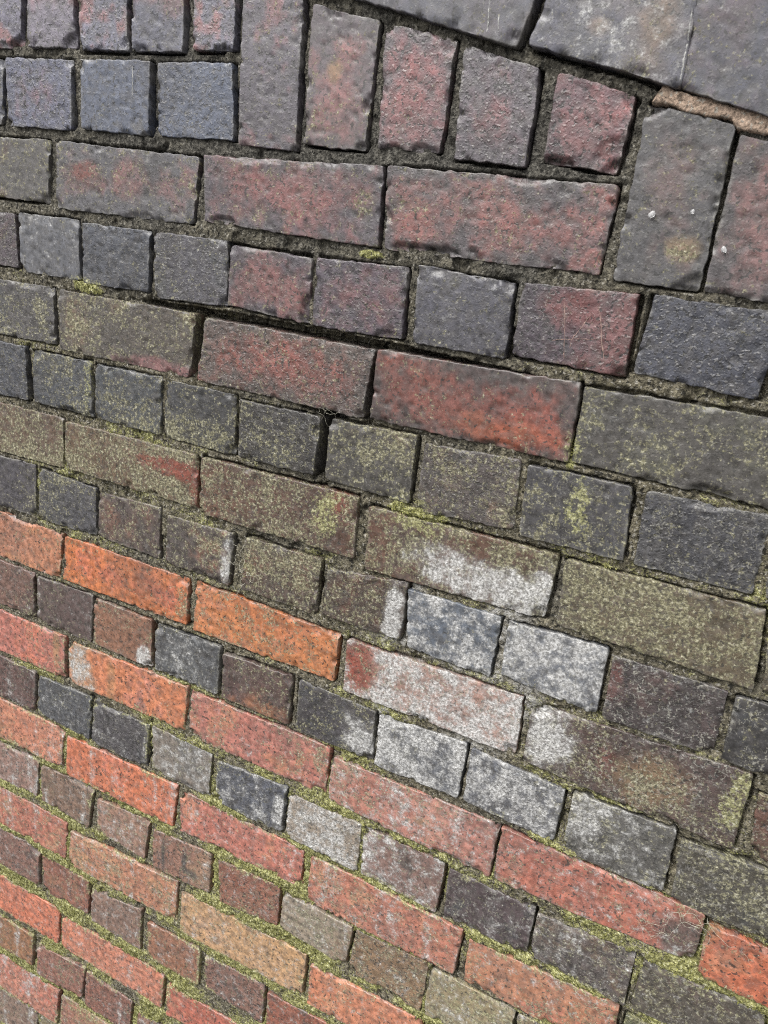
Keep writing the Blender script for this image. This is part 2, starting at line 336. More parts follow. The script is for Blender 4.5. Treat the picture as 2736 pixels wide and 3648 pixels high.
# stains with a shape of their own: brick or '*', u, v, ru, rv, kind, strength
BLOB = [
    ('G3', 796, -385, 40.8, 19.9, 'W', 0.62),
    ('G3', 835, -392, 49.9, 28.4, 'W', 0.85),
    ('G3', 887, -394, 47.4, 25.3, 'W', 0.95),
    ('G3', 911, -381, 16.9, 27.3, 'W', 0.95),
    ('G3', 899, -354, 14.5, 10.8, 'w', 0.80),
    ('H5', 757, -458, 11.7, 41.7, 'W', 0.95),
    ('I3', 759, -520, 36.3, 34.6, 'W', 0.85),
    ('I3', 725, -538, 25.2, 35.5, 'w', 0.90),
    ('I3', 720, -546, 24.1, 35.7, 'r', 0.80),
    ('I3', 900, -548, 32.2, 27.8, 'O', 0.50),
    ('J5', 732, -631, 49.2, 28.1, 'W', 0.80),
    ('J5', 680, -633, 41.3, 28.7, 'w', 0.90),
    ('I4', 953, -540, 31.5, 35.2, 'W', 0.95),
    ('I4', 1059, -553, 34.4, 39.1, 'O', 0.75),
    ('I4', 1058, -548, 34.4, 36.4, 't', 0.40),
    ('I4', 1140, -537, 15.9, 42.4, 'G', 0.85),
    ('J8', 1004, -608, 30.2, 41.5, 'W', 0.75),
    ('L4', 636, -796, 10.8, 39.0, 'W', 0.90),
    ('L4', 608, -828, 40.2, 14.6, 'W', 0.60),
    ('L6', 765, -779, 24.2, 40.3, 'W', 0.70),
    ('L6', 787, -754, 40.1, 13.1, 'W', 0.55),
    ('J2', 398, -644, 16.5, 14.2, 'W', 1.00),
    ('H3', 523, -466, 11.6, 36.7, 'W', 0.70),
    ('K1', 279, -703, 29.2, 45.8, 'w', 0.00),
    ('K1', 279, -703, 27.3, 42.0, 'W', 0.85),
    ('K1', 277, -704, 25.4, 38.2, 'w', 0.00),
    ('K1', 279, -703, 27.3, 45.8, 't', 0.90),
    ('K1', 340, -711, 7.5, 45.0, 't', 0.50),
    ('K1', 393, -728, 9.0, 52.1, 'p', 0.50),
    ('K0', 232, -686, 8.0, 46.1, 't', 0.70),
    ('I4', 1001, -523, 14.4, 31.5, 'w', 1.00),
    ('COP2', 881, 112, 29.0, 24.6, 'W', 0.48),
    ('COP2', 861, 134, 23.5, 14.0, 'W', 0.40),
    ('COP1', 819, 124, 16.5, 21.6, 't', 0.35),
    ('COP2', 867, 124, 9.8, 7.0, 't', 0.40),
    ('COP3', 945, 112, 25.1, 27.2, 'O', 0.30),
    ('F7', 932, -288, 14.4, 41.6, 'G', 0.88),
    ('*', 917, -234, 9.7, 17.9, 'G', 0.85),
    ('*', 766, -337, 41.0, 20.5, 'G', 0.80),
    ('*', 820, -338, 41.5, 12.5, 'O', 0.70),
    ('G3', 800, -344, 47.7, 17.8, 'O', 0.85),
    ('G2', 657, -366, 23.4, 32.8, 'G', 0.85),
    ('D2', 279, -159, 22.0, 8.9, 'G', 0.85),
    ('*', 283, -164, 28.3, 11.2, 'G', 0.85),
    ('*', 674, -81, 17.0, 5.4, 'G', 0.80),
    ('F1', 289, -286, 9.8, 36.0, 'G', 0.75),
    ('F1', 252, -269, 20.9, 21.1, 'O', 0.65),
    ('E0', 208, -217, 21.3, 35.6, 'O', 0.75),
    ('E1', 244, -252, 16.8, 17.9, 'G', 0.50),
    ('H4', 547, -474, 21.4, 36.6, 'G', 0.60),
    ('D7', 888, -103, 25.6, 18.6, 'r', 0.38),
    ('D7', 922, -113, 24.8, 16.4, 'p', 0.35),
    ('S6', 972, -41, 15.7, 12.9, 'O', 0.75),
    ('S6', 972, -41, 13.5, 11.4, 't', 0.45),
    ('S2', 610, 84, 7.4, 9.0, 't', 0.60),
    ('C1', 274, -35, 34.0, 16.5, 'm', 0.85),
    ('C1', 277, -32, 19.5, 11.3, 'r', 0.50),
    ('C2', 535, -57, 13.2, 11.3, 'O', 0.70),
    ('C2', 660, -34, 14.8, 14.0, 'O', 0.75),
    ('E1', 395, -244, 66.3, 9.0, 'p', 0.75),
    ('E1', 395, -244, 66.3, 9.0, 'X', 0.80),
    ('G1', 431, -365, 56.3, 13.1, 'r', 0.75),
    ('G1', 431, -365, 56.3, 13.1, 'X', 0.80),
    ('G1', 472, -382, 10.2, 29.6, 'r', 0.60),
    ('G2', 673, -348, 13.2, 13.9, 'r', 0.60),
    ('N3', 449, -957, 4.8, 24.7, 'e', 0.90),
    ('N3', 488, -947, 5.6, 27.5, 'e', 0.90),
    ('N3', 499, -961, 20.5, 7.3, 'e', 0.80),
    ('K3', 830, -708, 10.0, 6.3, 't', 0.70),
    ('K5', 1154, -675, 11.3, 27.1, 't', 0.50),
    ('K5', 1174, -675, 3.5, 4.3, 'e', 0.90),
    ('K5', 1183, -691, 4.0, 4.9, 'e', 0.90),
    ('K5', 1167, -698, 3.2, 3.3, 'e', 0.90),
    ('K5', 1188, -644, 3.8, 4.7, 'e', 0.90),
    ('K4', 1134, -714, 28.4, 22.4, 'O', 0.50),
    ('K4', 1133, -709, 35.5, 33.5, 'e', 0.80),
    ('K4', 1060, -704, 9.1, 6.9, 'O', 0.80),
    ('J7', 923, -616, 7.7, 23.0, 'W', 0.60),
    ('T1', 316, -1368, 75.8, 41.9, 'G', 0.70),
    ('H8', 1002, -452, 7.3, 25.0, 'r', 0.30),
    ('M5', 1163, -798, 39.1, 23.3, 'G', 0.70),
    ('L9', 1176, -738, 32.3, 33.5, 'G', 0.55),
    ('N7', 928, -933, 52.6, 34.6, 'G', 0.45),
    ('E3', 841, -229, 52.7, 13.9, 'o', 0.40),
    ('S3', 694, 62, 5.9, 24.1, 'm', 0.40),
    ('H6', 802, -424, 12.1, 21.4, 'W', 0.90),
    ('I2', 606, -518, 83.1, 18.3, 'o', 0.30),
    ('*', 772, -445, 17.2, 49.3, 'J', 0.95),
    ('*', 882, -425, 30.6, 36.2, 'J', 0.90),
    ('*', 845, -483, 98.3, 21.8, 'J', 0.85),
    ('*', 917, -501, 20.6, 48.2, 'J', 0.85),
    ('*', 757, -588, 12.6, 54.2, 'J', 0.85),
    ('*', 869, -591, 34.0, 34.7, 'J', 0.70),
    ('*', 881, 114, 23.2, 14.1, 'J', 0.30),
    ('S6', 937, 53, 22.3, 14.3, 'k', 0.40),
    ('F8', 1004, -311, 16.8, 13.6, 'g', 0.50),
    ('F8', 1004, -311, 17.6, 14.5, 'X', 0.90),
    ('I4', 1002, -528, 19.2, 36.8, 'm', 0.60),
    ('I4', 1014, -539, 10.5, 21.1, 'r', 0.35),
    ('*', 852, -403, 77.9, 28.4, 'W', 0.30),
    ('*', 829, -518, 107.5, 33.7, 'W', 0.28),
    ('*', 862, -582, 96.6, 40.3, 'W', 0.25),
    ('*', 767, -750, 88.2, 39.6, 'W', 0.22),
    ('COP2', 852, 103, 16.1, 21.6, 'k', 0.45),
    ('COP3', 963, 125, 20.9, 23.3, 'm', 0.25),
    ('COP1', 757, 134, 39.7, 11.1, 'k', 0.40),
    ('COP2', 913, 124, 14.8, 30.8, 't', 0.30),
    ('K2', 686, -684, 10.5, 29.5, 'O', 0.80),
    ('M2', 673, -879, 15.7, 22.0, 'O', 0.50),
    ('I1', 401, -539, 49.7, 20.0, 'e', 0.25),
    ('I1', 457, -548, 11.1, 26.3, 'O', 0.80),
]
STRIPS = [
    ('D7', 'scratch', None, 0.70, [(880.1, -99.2), (883.8, -114.8), (887.3, -134.4), (890.1, -150.5)]),
    ('D7', 'scratch', None, 0.80, [(911.3, -97.8), (916.5, -109.8), (921.1, -128.9), (927.6, -147.1)]),
    ('D7', 'scratch', None, 0.80, [(893.2, -139.7), (893.9, -131.0), (900.8, -118.3), (907.3, -104.4)]),
    ('D7', 'scratch', None, 0.45, [(875.2, -135.1), (890.7, -131.5), (916.1, -127.6)]),
    ('B2', 'lime_streak', None, 0.80, [(351.4, 83.1), (351.4, 68.7), (351.6, 49.9)]),
    ('COP1', 'lime_streak', None, 0.80, [(765.6, 146.2), (766.0, 133.1), (767.2, 117.8)]),
    ('COP1', 'lime_streak', None, 0.80, [(776.1, 131.8), (777.2, 122.6), (778.1, 112.6)]),
    ('COP2', 'lime_streak', None, 1.00, [(937.7, 137.1), (939.6, 117.9), (940.1, 102.1), (941.0, 84.1)]),
]
PATCH = [[(927.2, 83.6), (947.3, 78.3), (968.2, 73.9), (991.0, 70.1), (1012.0, 66.2), (1043.2, 59.3)], [(917.9, 70.1), (950.9, 63.1), (986.1, 58.0), (992.6, 51.0), (1016.4, 49.0), (1047.4, 43.8)]]
ROOTS = [('dry_rootlet', 'tangle of thin pale dry rootlets hanging beside the narrow joint above the orange brick', 'roots', 548.2, -473.9, 3.0, (9, 14), 8, 55, 0.24),
         ('dry_rootlet', 'wispy grey threads spread over the joint below the long red brick at right', 'roots', 1121.7, -681.7, 3.0, (26, 8), 12, 60, 0.18),
         ('dry_rootlet', 'fine threads at the top of the dark open joint between two lower right bricks', 'roots', 1094.9, -718.9, 2.0, (8, 9), 6, 45, 0.16),
         ('dry_rootlet', 'fine cobweb threads over the wide black gap in the wall centre', 'roots', 639.6, -249.0, 2.0, (14, 4), 6, 40, 0.12)]
DROPS = [('largest pale water drop, on the tall dark brick near the right edge', 941.0, -17.2, 3.0), ('small water drop right of the largest one on the tall dark brick', 973.3, -11.7, 1.8), ('water drop at the left edge of the reddish brick cut by the frame at right', 1005.0, -38.7, 2.5)]
SPALL = {'mortar': [(585, -170, 215, 6.0, 24), (790, -172, 70, 4, 14), (458, -212, 7, 42, 26), (692, -214, 8, 44, 26), (640, -251, 30, 5, 18), (905, -215, 4, 36, 9), (643.9, -284.8, 18.0, 49.5, 48.0), (452.7, -198.2, 11.0, 32.0, 12.0), (978.8, -766.7, 5.7, 18.5, 8.0), (910.7, -192.0, 4.4, 26.1, 10.0)], 'S5': [(846.3, 17.2, 16.9, 5.4, 7.0), (899.9, 27.3, 15.8, 14.9, 2.2)], 'S3': [(683.6, 17.0, 16.1, 5.0, 6.0)], 'C3': [(719.8, -71.6, 27.7, 5.2, 5.0), (754.5, -69.8, 19.4, 4.3, 5.0)], 'A4': [(472.7, 100.3, 10.8, 3.5, 5.0)], 'D4': [(607.3, -151.3, 10.5, 19.4, 5.0)], 'C2': [(486.1, -67.9, 15.8, 4.8, 4.0)], 'E4': [(1042.3, -243.9, 19.3, 5.1, 5.0)], 'E2': [(555.4, -274.1, 38.9, 5.4, 4.0)]}

COP0 = (620.7, 147.9)          # a point on the lower edge of the sloping coping, and its fall
def COPLINE(u):
    return COP0[1] + -0.2115 * (u - COP0[0])

# ------------------------------------------------------------------ helpers
def H(ix, iy, iz):
    n = (ix.astype(np.int64) * 374761393 + iy.astype(np.int64) * 668265263 + iz.astype(np.int64) * 2147483647) & 0x7fffffff
    n = ((n ^ (n >> 13)) * 1274126177) & 0x7fffffff
    n = ((n ^ (n >> 16)) * 69069 + 1) & 0x7fffffff
    return ((n >> 7) & 0xffff) / 65535.0

def vnoise(x, y, seed):
    ix, iy = np.floor(x), np.floor(y)
    fx, fy = x - ix, y - iy
    fx = fx * fx * (3 - 2 * fx)
    fy = fy * fy * (3 - 2 * fy)
    s = np.full(ix.shape, seed, dtype=np.int64)
    a, b = H(ix, iy, s), H(ix + 1, iy, s)
    c, d = H(ix, iy + 1, s), H(ix + 1, iy + 1, s)
    return (a + (b - a) * fx) * (1 - fy) + (c + (d - c) * fx) * fy

def fbm(x, y, size, seed, octs=4, gain=0.55):
    """-1..1 noise with features of `size` millimetres"""
    t, amp, tot = 0, 1.0, 0.0
    f = 1.0 / size
    for o in range(octs):
        cs, sn = math.cos(o * 1.1), math.sin(o * 1.1)
        t = t + amp * (vnoise((x * cs - y * sn) * f + 17.3 * o, (x * sn + y * cs) * f - 9.1 * o, seed + o * 13) * 2 - 1)
        tot += amp
        amp *= gain
        f *= 2.03
    return t / tot * 1.5

def sstep(a, b, x):
    t = np.clip((x - a) / (b - a), 0, 1)
    return t * t * (3 - 2 * t)

def lin(c):
    c = np.array(c, dtype=float) / 255.0
    return np.where(c <= 0.04045, c / 12.92, ((c + 0.055) / 1.055) ** 2.4)

EXPO = 1.55                                             # how bright the light makes an albedo of 1
def alb(c):
    return lin(c) / EXPO

def W(u, v, n=0.0):
    return Vector((u / 1000.0, -n / 1000.0, Z0 + v / 1000.0))

def mesh_from(name, V, F, mat, parent=None, attrs=None, smooth=True, loc=None):
    me = bpy.data.meshes.new(name)
    nv, nf = len(V), len(F)
    V = np.asarray(V, dtype=np.float32)
    if loc is not None:
        V = V - np.array(loc, dtype=np.float32)
    if isinstance(F, np.ndarray) and F.ndim == 2:
        k = F.shape[1]
        me.vertices.add(nv)
        me.vertices.foreach_set('co', V.ravel())
        me.loops.add(nf * k)
        me.loops.foreach_set('vertex_index', F.astype(np.int32).ravel())
        me.polygons.add(nf)
        me.polygons.foreach_set('loop_start', np.arange(0, nf * k, k, dtype=np.int32))
        me.update(calc_edges=True)
    else:
        me.from_pydata([tuple(v) for v in V], [], [tuple(f) for f in F])
    for an, (typ, data) in (attrs or {}).items():
        a = me.attributes.new(an, typ, 'POINT')
        if typ == 'FLOAT_COLOR':
            a.data.foreach_set('color', np.asarray(data, dtype=np.float32).ravel())
        else:
            a.data.foreach_set('value', np.asarray(data, dtype=np.float32).ravel())
    if smooth:
        me.polygons.foreach_set('use_smooth', np.ones(len(me.polygons), dtype=bool))
    me.materials.append(mat)
    o = bpy.data.objects.new(name, me)
    SC.collection.objects.link(o)
    if loc is not None:
        o.location = loc
    if parent is not None:
        o.parent = parent
    return o

# ------------------------------------------------------------------ materials
class NT:
    def __init__(s, name):
        s.mat = bpy.data.materials.new(name)
        s.mat.use_nodes = True
        s.t = s.mat.node_tree
        s.t.nodes.clear()
        s.out = s.n('ShaderNodeOutputMaterial')
        s.b = s.n('ShaderNodeBsdfPrincipled')
        s.l(s.b.outputs[0], s.out.inputs[0])
        sp = s.n('ShaderNodeSeparateXYZ')
        s.l(s.n('ShaderNodeNewGeometry').outputs['Position'], sp.inputs[0])
        cb = s.n('ShaderNodeCombineXYZ')                # along the wall, up the wall; the depth is folded in for the brick sides
        s.l(s.math('MULTIPLY_ADD', sp.outputs[1], 0.71, sp.outputs[0]), cb.inputs[0])
        s.l(s.math('MULTIPLY_ADD', sp.outputs[1], 0.64, sp.outputs[2]), cb.inputs[1])
        s.pos = cb.outputs[0]
    def n(s, k, **kw):
        x = s.t.nodes.new(k)
        for a, b in kw.items():
            setattr(x, a, b)
        return x
    def l(s, a, b):
        s.t.links.new(a, b)
    def put(s, sock, v):
        if isinstance(v, (int, float)):
            sock.default_value = v
        elif isinstance(v, (tuple, list)):
            sock.default_value = tuple(v) + ((1,) if len(v) == 3 and sock.type == 'RGBA' else ())
        else:
            s.l(v, sock)
    def math(s, op, a, b=0.0, c=0.0, clamp=False):
        x = s.n('ShaderNodeMath', operation=op, use_clamp=clamp)
        s.put(x.inputs[0], a); s.put(x.inputs[1], b); s.put(x.inputs[2], c)
        return x.outputs[0]
    def noise(s, scale, detail=3, rough=0.55, vec=None, dist=0.0, off=None):
        x = s.n('ShaderNodeTexNoise', noise_dimensions='2D')
        x.inputs['Scale'].default_value = scale
        x.inputs['Detail'].default_value = detail
        x.inputs['Roughness'].default_value = rough
        x.inputs['Distortion'].default_value = dist
        v = vec or s.pos
        if off is not None:
            a = s.n('ShaderNodeVectorMath', operation='ADD')
            s.l(v, a.inputs[0]); a.inputs[1].default_value = (off, off * 1.7, -off)
            v = a.outputs[0]
        s.l(v, x.inputs['Vector'])
        return x.outputs[0]
    def step(s, x, a, b, lo=0.0, hi=1.0):
        r = s.n('ShaderNodeMapRange', interpolation_type='SMOOTHSTEP')
        s.put(r.inputs[0], x); s.put(r.inputs[1], a); s.put(r.inputs[2], b)
        s.put(r.inputs[3], lo); s.put(r.inputs[4], hi)
        return r.outputs[0]
    def mix(s, f, a, b, blend='MIX'):
        x = s.n('ShaderNodeMix', data_type='RGBA', blend_type=blend)
        s.put(x.inputs[0], f); s.put(x.inputs[6], a); s.put(x.inputs[7], b)
        return x.outputs[2]
    def ramp(s, f, stops):
        x = s.n('ShaderNodeValToRGB')
        cr = x.color_ramp
        while len(cr.elements) < len(stops):
            cr.elements.new(0.5)
        for e, (p, c) in zip(cr.elements, stops):
            e.position = p; e.color = tuple(c) + (1,)
        s.put(x.inputs[0], f)
        return x.outputs[0]
    def attr(s, name):
        return s.n('ShaderNodeAttribute', attribute_name=name)
    def sep(s, c):
        x = s.n('ShaderNodeSeparateColor'); s.l(c, x.inputs[0]); return x.outputs
    def bump(s, h, dist, strength=1.0):
        x = s.n('ShaderNodeBump')
        x.inputs['Distance'].default_value = dist
        s.put(x.inputs['Strength'], strength)
        s.put(x.inputs['Height'], h)
        s.l(x.outputs[0], s.b.inputs['Normal'])

OLIVE = [(0.32, (0.030, 0.029, 0.018)), (0.45, (0.115, 0.105, 0.058)), (0.56, (0.235, 0.220, 0.118)), (0.68, (0.47, 0.45, 0.33))]
MOSSY = [(0.30, (0.06, 0.061, 0.026)), (0.45, (0.20, 0.196, 0.075)), (0.57, (0.365, 0.36, 0.145)), (0.70, (0.60, 0.59, 0.39))]

def brick_material(name, veins):
    s = NT(name)
    col = s.attr('col').outputs['Color']
    mk = s.attr('msk')
    moss, white, vein = s.sep(mk.outputs['Color'])[0:3]
    bright = mk.outputs['Alpha']
    grain = s.attr('grain').outputs['Fac']
    nf = s.noise(430, 2, 0.6)
    nm = s.noise(120, 4, 0.62)
    nl = s.noise(42, 3, 0.6, off=3.1)
    nx = s.noise(230, 1, 0.5, off=7.7)
    ny = s.noise(75, 5, 0.68, off=11.3)
    nt = s.noise(290, 3, 0.7, off=41.0)
    c = s.mix(1.0, col, s.step(nm, 0.28, 0.72, 0.70, 1.32), 'MULTIPLY')
    c = s.mix(1.0, c, s.step(nf, 0.3, 0.7, 0.91, 1.09), 'MULTIPLY')
    # sooty skin worn through in patches
    soot = s.math('MULTIPLY', s.step(ny, 0.46, 0.64), 0.58)
    c = s.mix(soot, c, s.mix(0.34, (0.074, 0.066, 0.061), col), 'MIX')
    # open pores, sparse and clustered
    pore = s.step(s.math('MULTIPLY_ADD', nl, 0.42, nx), s.math('SUBTRACT', 0.908, s.math('MULTIPLY', grain, 0.17)), s.math('SUBTRACT', 0.946, s.math('MULTIPLY', grain, 0.17)))
    c = s.mix(s.math('MULTIPLY', pore, 0.80), c, (0.018, 0.017, 0.017))
    # pale grit
    ng = s.noise(260, 1, 0.5, off=21.0)
    grit = s.step(s.math('MULTIPLY_ADD', ny, 0.40, ng), 0.875, 0.935)
    c = s.mix(s.math('MULTIPLY', grit, s.math('MULTIPLY_ADD', grain, 0.9, 0.08)), c, s.mix(0.45, (0.40, 0.385, 0.35), col))
    # lichen: flecks and crusts, clumped
    sp = s.math('ADD', s.math('MULTIPLY', nf, 0.22), s.math('MULTIPLY', s.noise(190, 3, 0.72, off=31.0), 0.50))
    sp = s.math('MULTIPLY_ADD', s.noise(48, 3, 0.6, off=36.0), 0.28, sp)
    tm = s.math('SUBTRACT', 0.615, s.math('MULTIPLY', moss, 0.20))
    mf = s.math('MULTIPLY', s.step(s.math('SUBTRACT', sp, tm), -0.015, 0.075), s.math('MULTIPLY', moss, 7, clamp=True))
    mcol = s.mix(bright, s.ramp(nt, OLIVE), s.ramp(nt, MOSSY))
    c = s.mix(s.math('MULTIPLY', moss, 0.20), c, (0.105, 0.098, 0.055))
    c = s.mix(s.math('MULTIPLY', mf, 0.80), c, mcol)
    # white crust
    sw = s.math('ADD', s.math('MULTIPLY', nf, 0.16), s.math('MULTIPLY', s.noise(75, 6, 0.74, off=51.0), 0.84))
    tw = s.math('SUBTRACT', 0.66, s.math('MULTIPLY', white, 0.34))
    wf = s.math('MULTIPLY', s.step(s.math('SUBTRACT', sw, tw), -0.06, 0.20), s.math('MULTIPLY', white, 7, clamp=True))
    wcol = s.ramp(nt, [(0.32, (0.16, 0.158, 0.15)), (0.48, (0.38, 0.375, 0.36)), (0.64, (0.66, 0.66, 0.65))])
    c = s.mix(s.math('MULTIPLY', white, 0.26), c, (0.33, 0.325, 0.315))
    c = s.mix(s.math('MULTIPLY', wf, 0.86), c, wcol)
    if veins:
        # crinkled pale threads
        wv = s.n('ShaderNodeVectorMath', operation='MULTIPLY_ADD')
        nz = s.n('ShaderNodeTexNoise', noise_dimensions='2D'); nz.inputs['Scale'].default_value = 140; nz.inputs['Detail'].default_value = 2
        s.l(s.pos, nz.inputs['Vector'])
        s.l(nz.outputs['Color'], wv.inputs[0]); wv.inputs[1].default_value = (0.020, 0.014, 0.0); s.l(s.pos, wv.inputs[2])
        vo = s.n('ShaderNodeTexVoronoi', feature='DISTANCE_TO_EDGE', voronoi_dimensions='2D')
        vo.inputs['Scale'].default_value = 105
        s.l(wv.outputs[0], vo.inputs['Vector'])
        vf = s.math('MULTIPLY', s.step(vo.outputs['Distance'], 0.115, 0.03), s.math('MULTIPLY', s.step(nl, 0.40, 0.58), s.step(nt, 0.44, 0.58)))
        vf = s.math('MULTIPLY', vf, vein)
        c = s.mix(s.math('MULTIPLY', vf, 0.85), c, (0.36, 0.35, 0.30))
    s.l(c, s.b.inputs['Base Color'])
    lich = s.math('MAXIMUM', mf, wf)
    s.put(s.b.inputs['Roughness'], s.math('MULTIPLY_ADD', lich, 0.35, s.step(nm, 0.3, 0.7, 0.38, 0.62)))
    s.b.inputs['Specular IOR Level'].default_value = 0.85
    h = s.math('ADD', s.math('MULTIPLY', nm, 0.7), s.math('MULTIPLY', nf, 0.26))
    h = s.math('MULTIPLY_ADD', pore, -0.8, h)
    h = s.math('MULTIPLY_ADD', s.step(ng, 0.58, 0.78), 0.45, h)
    s.bump(h, 0.0030, s.math('MULTIPLY_ADD', lich, 0.25, grain))
    return s.mat

def mortar_material(name, c0, c1, amp=1.0):
    s = NT(name)
    mk = s.attr('msk')
    moss, dark, white = s.sep(mk.outputs['Color'])[0:3]
    nf = s.noise(430, 2, 0.6)
    nm = s.noise(150, 4, 0.70, off=5.0)
    nl = s.noise(50, 3, 0.6, off=8.0)
    nt = s.noise(260, 3, 0.75, off=41.0)
    c = s.mix(s.step(nl, 0.35, 0.65), c0, c1)
    c = s.mix(s.math('MULTIPLY', dark, 0.75), c, (0.060, 0.059, 0.057))
    c = s.mix(1.0, c, s.step(nm, 0.30, 0.70, 1 - 0.55 * amp, 1 + 0.55 * amp), 'MULTIPLY')
    c = s.mix(1.0, c, s.step(nf, 0.3, 0.7, 0.7, 1.3), 'MULTIPLY')
    grit = s.step(s.noise(270, 2, 0.5, off=13.0), 0.61, 0.68)
    c = s.mix(s.math('MULTIPLY', grit, s.math('MULTIPLY_ADD', dark, -0.45, 0.7)), c, (0.42, 0.40, 0.35))
    hole = s.step(s.noise(200, 2, 0.5, off=17.0), 0.61, 0.69)
    c = s.mix(s.math('MULTIPLY', hole, 0.85 * amp), c, (0.022, 0.021, 0.018))
    sp = s.math('ADD', s.math('MULTIPLY', nf, 0.35), s.math('MULTIPLY', s.noise(150, 4, 0.74, off=31.0), 0.65))
    tm = s.math('SUBTRACT', 0.66, s.math('MULTIPLY', moss, 0.34))
    mf = s.math('MULTIPLY', s.step(s.math('SUBTRACT', sp, tm), 0.0, 0.08), s.math('MULTIPLY', moss, 7, clamp=True))
    c = s.mix(s.math('MULTIPLY', mf, 0.95), c, s.mix(s.step(moss, 0.2, 0.75), s.ramp(nt, OLIVE), s.ramp(nt, MOSSY)))
    c = s.mix(s.math('MULTIPLY', white, s.step(nm, 0.40, 0.62, 0.15, 0.9)), c, (0.42, 0.415, 0.40))
    s.l(c, s.b.inputs['Base Color'])
    s.b.inputs['Roughness'].default_value = 0.92
    s.b.inputs['Specular IOR Level'].default_value = 0.25
    h = s.math('ADD', nm, s.math('MULTIPLY', nf, 0.5))
    h = s.math('SUBTRACT', h, s.math('MULTIPLY', hole, 0.4))
    s.bump(h, 0.0034, amp)
    return s.mat

def simple_material(name, col, rough=0.8, var=0.35, scale=300, spec=0.3):
    s = NT(name)
    n = s.noise(scale, 4, 0.6)
    c = s.mix(1.0, col, s.step(n, 0.3, 0.7, 1 - var, 1 + var), 'MULTIPLY')
    s.l(c, s.b.inputs['Base Color'])
    s.b.inputs['Roughness'].default_value = rough
    s.b.inputs['Specular IOR Level'].default_value = spec
    s.bump(n, 0.001, 0.5)
    return s.mat

M_BRICK = brick_material('weathered_brick', False)
M_VEINED = brick_material('veined_brick', True)
M_MORTAR = mortar_material('old_mortar', (0.105, 0.094, 0.064), (0.165, 0.148, 0.105))
M_TAN = mortar_material('tan_mortar', (0.33, 0.245, 0.185), (0.43, 0.325, 0.25), 0.6)
M_SCRATCH = simple_material('pale_scratch', (0.32, 0.22, 0.19), 0.85)
M_LIME = simple_material('lime_streak', (0.42, 0.42, 0.40), 0.9)
M_ROOT = simple_material('dry_root', (0.46, 0.44, 0.36), 0.9)
M_CORE = simple_material('wall_core', (0.12, 0.11, 0.10), 0.95)

sg = NT('moss_leaf')
g = sg.attr('tint').outputs['Fac']
sg.l(sg.ramp(g, [(0.0, (0.05, 0.06, 0.014)), (0.35, (0.185, 0.182, 0.062)), (0.7, (0.37, 0.365, 0.13)), (1.0, (0.56, 0.55, 0.30))]), sg.b.inputs['Base Color'])
sg.b.inputs['Roughness'].default_value = 0.85
sg.b.inputs['Specular IOR Level'].default_value = 0.15
M_MOSS = sg.mat

sg = NT('paving')
n1 = sg.noise(3, 6, 0.6); n2 = sg.noise(160, 4, 0.6)
c = sg.mix(sg.step(n1, 0.3, 0.7), (0.045, 0.045, 0.046), (0.075, 0.073, 0.068))
c = sg.mix(1.0, c, sg.step(n2, 0.3, 0.7, 0.6, 1.5), 'MULTIPLY')
sg.l(c, sg.b.inputs['Base Color'])
sg.b.inputs['Roughness'].default_value = 0.9
sg.bump(n2, 0.004, 0.8)
M_GROUND = sg.mat

sg = NT('water_drop')
sg.b.inputs['Base Color'].default_value = (0.85, 0.85, 0.85, 1)
sg.b.inputs['Roughness'].default_value = 0.06
sg.b.inputs['IOR'].default_value = 1.33
sg.b.inputs['Transmission Weight'].default_value = 0.6
M_DROP = sg.mat

# ------------------------------------------------------------------ the wall
wall = bpy.data.objects.new('brick_wall', None)
SC.collection.objects.link(wall)
wall.location = (0.6, 0, 0)
wall.empty_display_size = 0.2
wall['label'] = 'weathered brick wall of dark, red and orange bricks with mossy joints and blue-grey coping'
wall['category'] = 'wall'
wall['kind'] = 'thing'
bpy.context.view_layer.update()
WI = wall.matrix_world.inverted()

def adopt(o, parent):
    o.parent = parent
    o.matrix_parent_inverse = parent.matrix_world.inverted()

def axis_samples(L, step, ra):
    """sample distances 0..L, denser along the arrises"""
    pre = [0, 0.12 * ra, 0.35 * ra, 0.7 * ra, 1.15 * ra]
    n = max(2, int(round((L - 2 * pre[-1]) / step)))
    mid = np.linspace(pre[-1], L - pre[-1], n + 1)
    return np.concatenate([pre[:-1], mid, [L - p for p in pre[:-1]][::-1]])

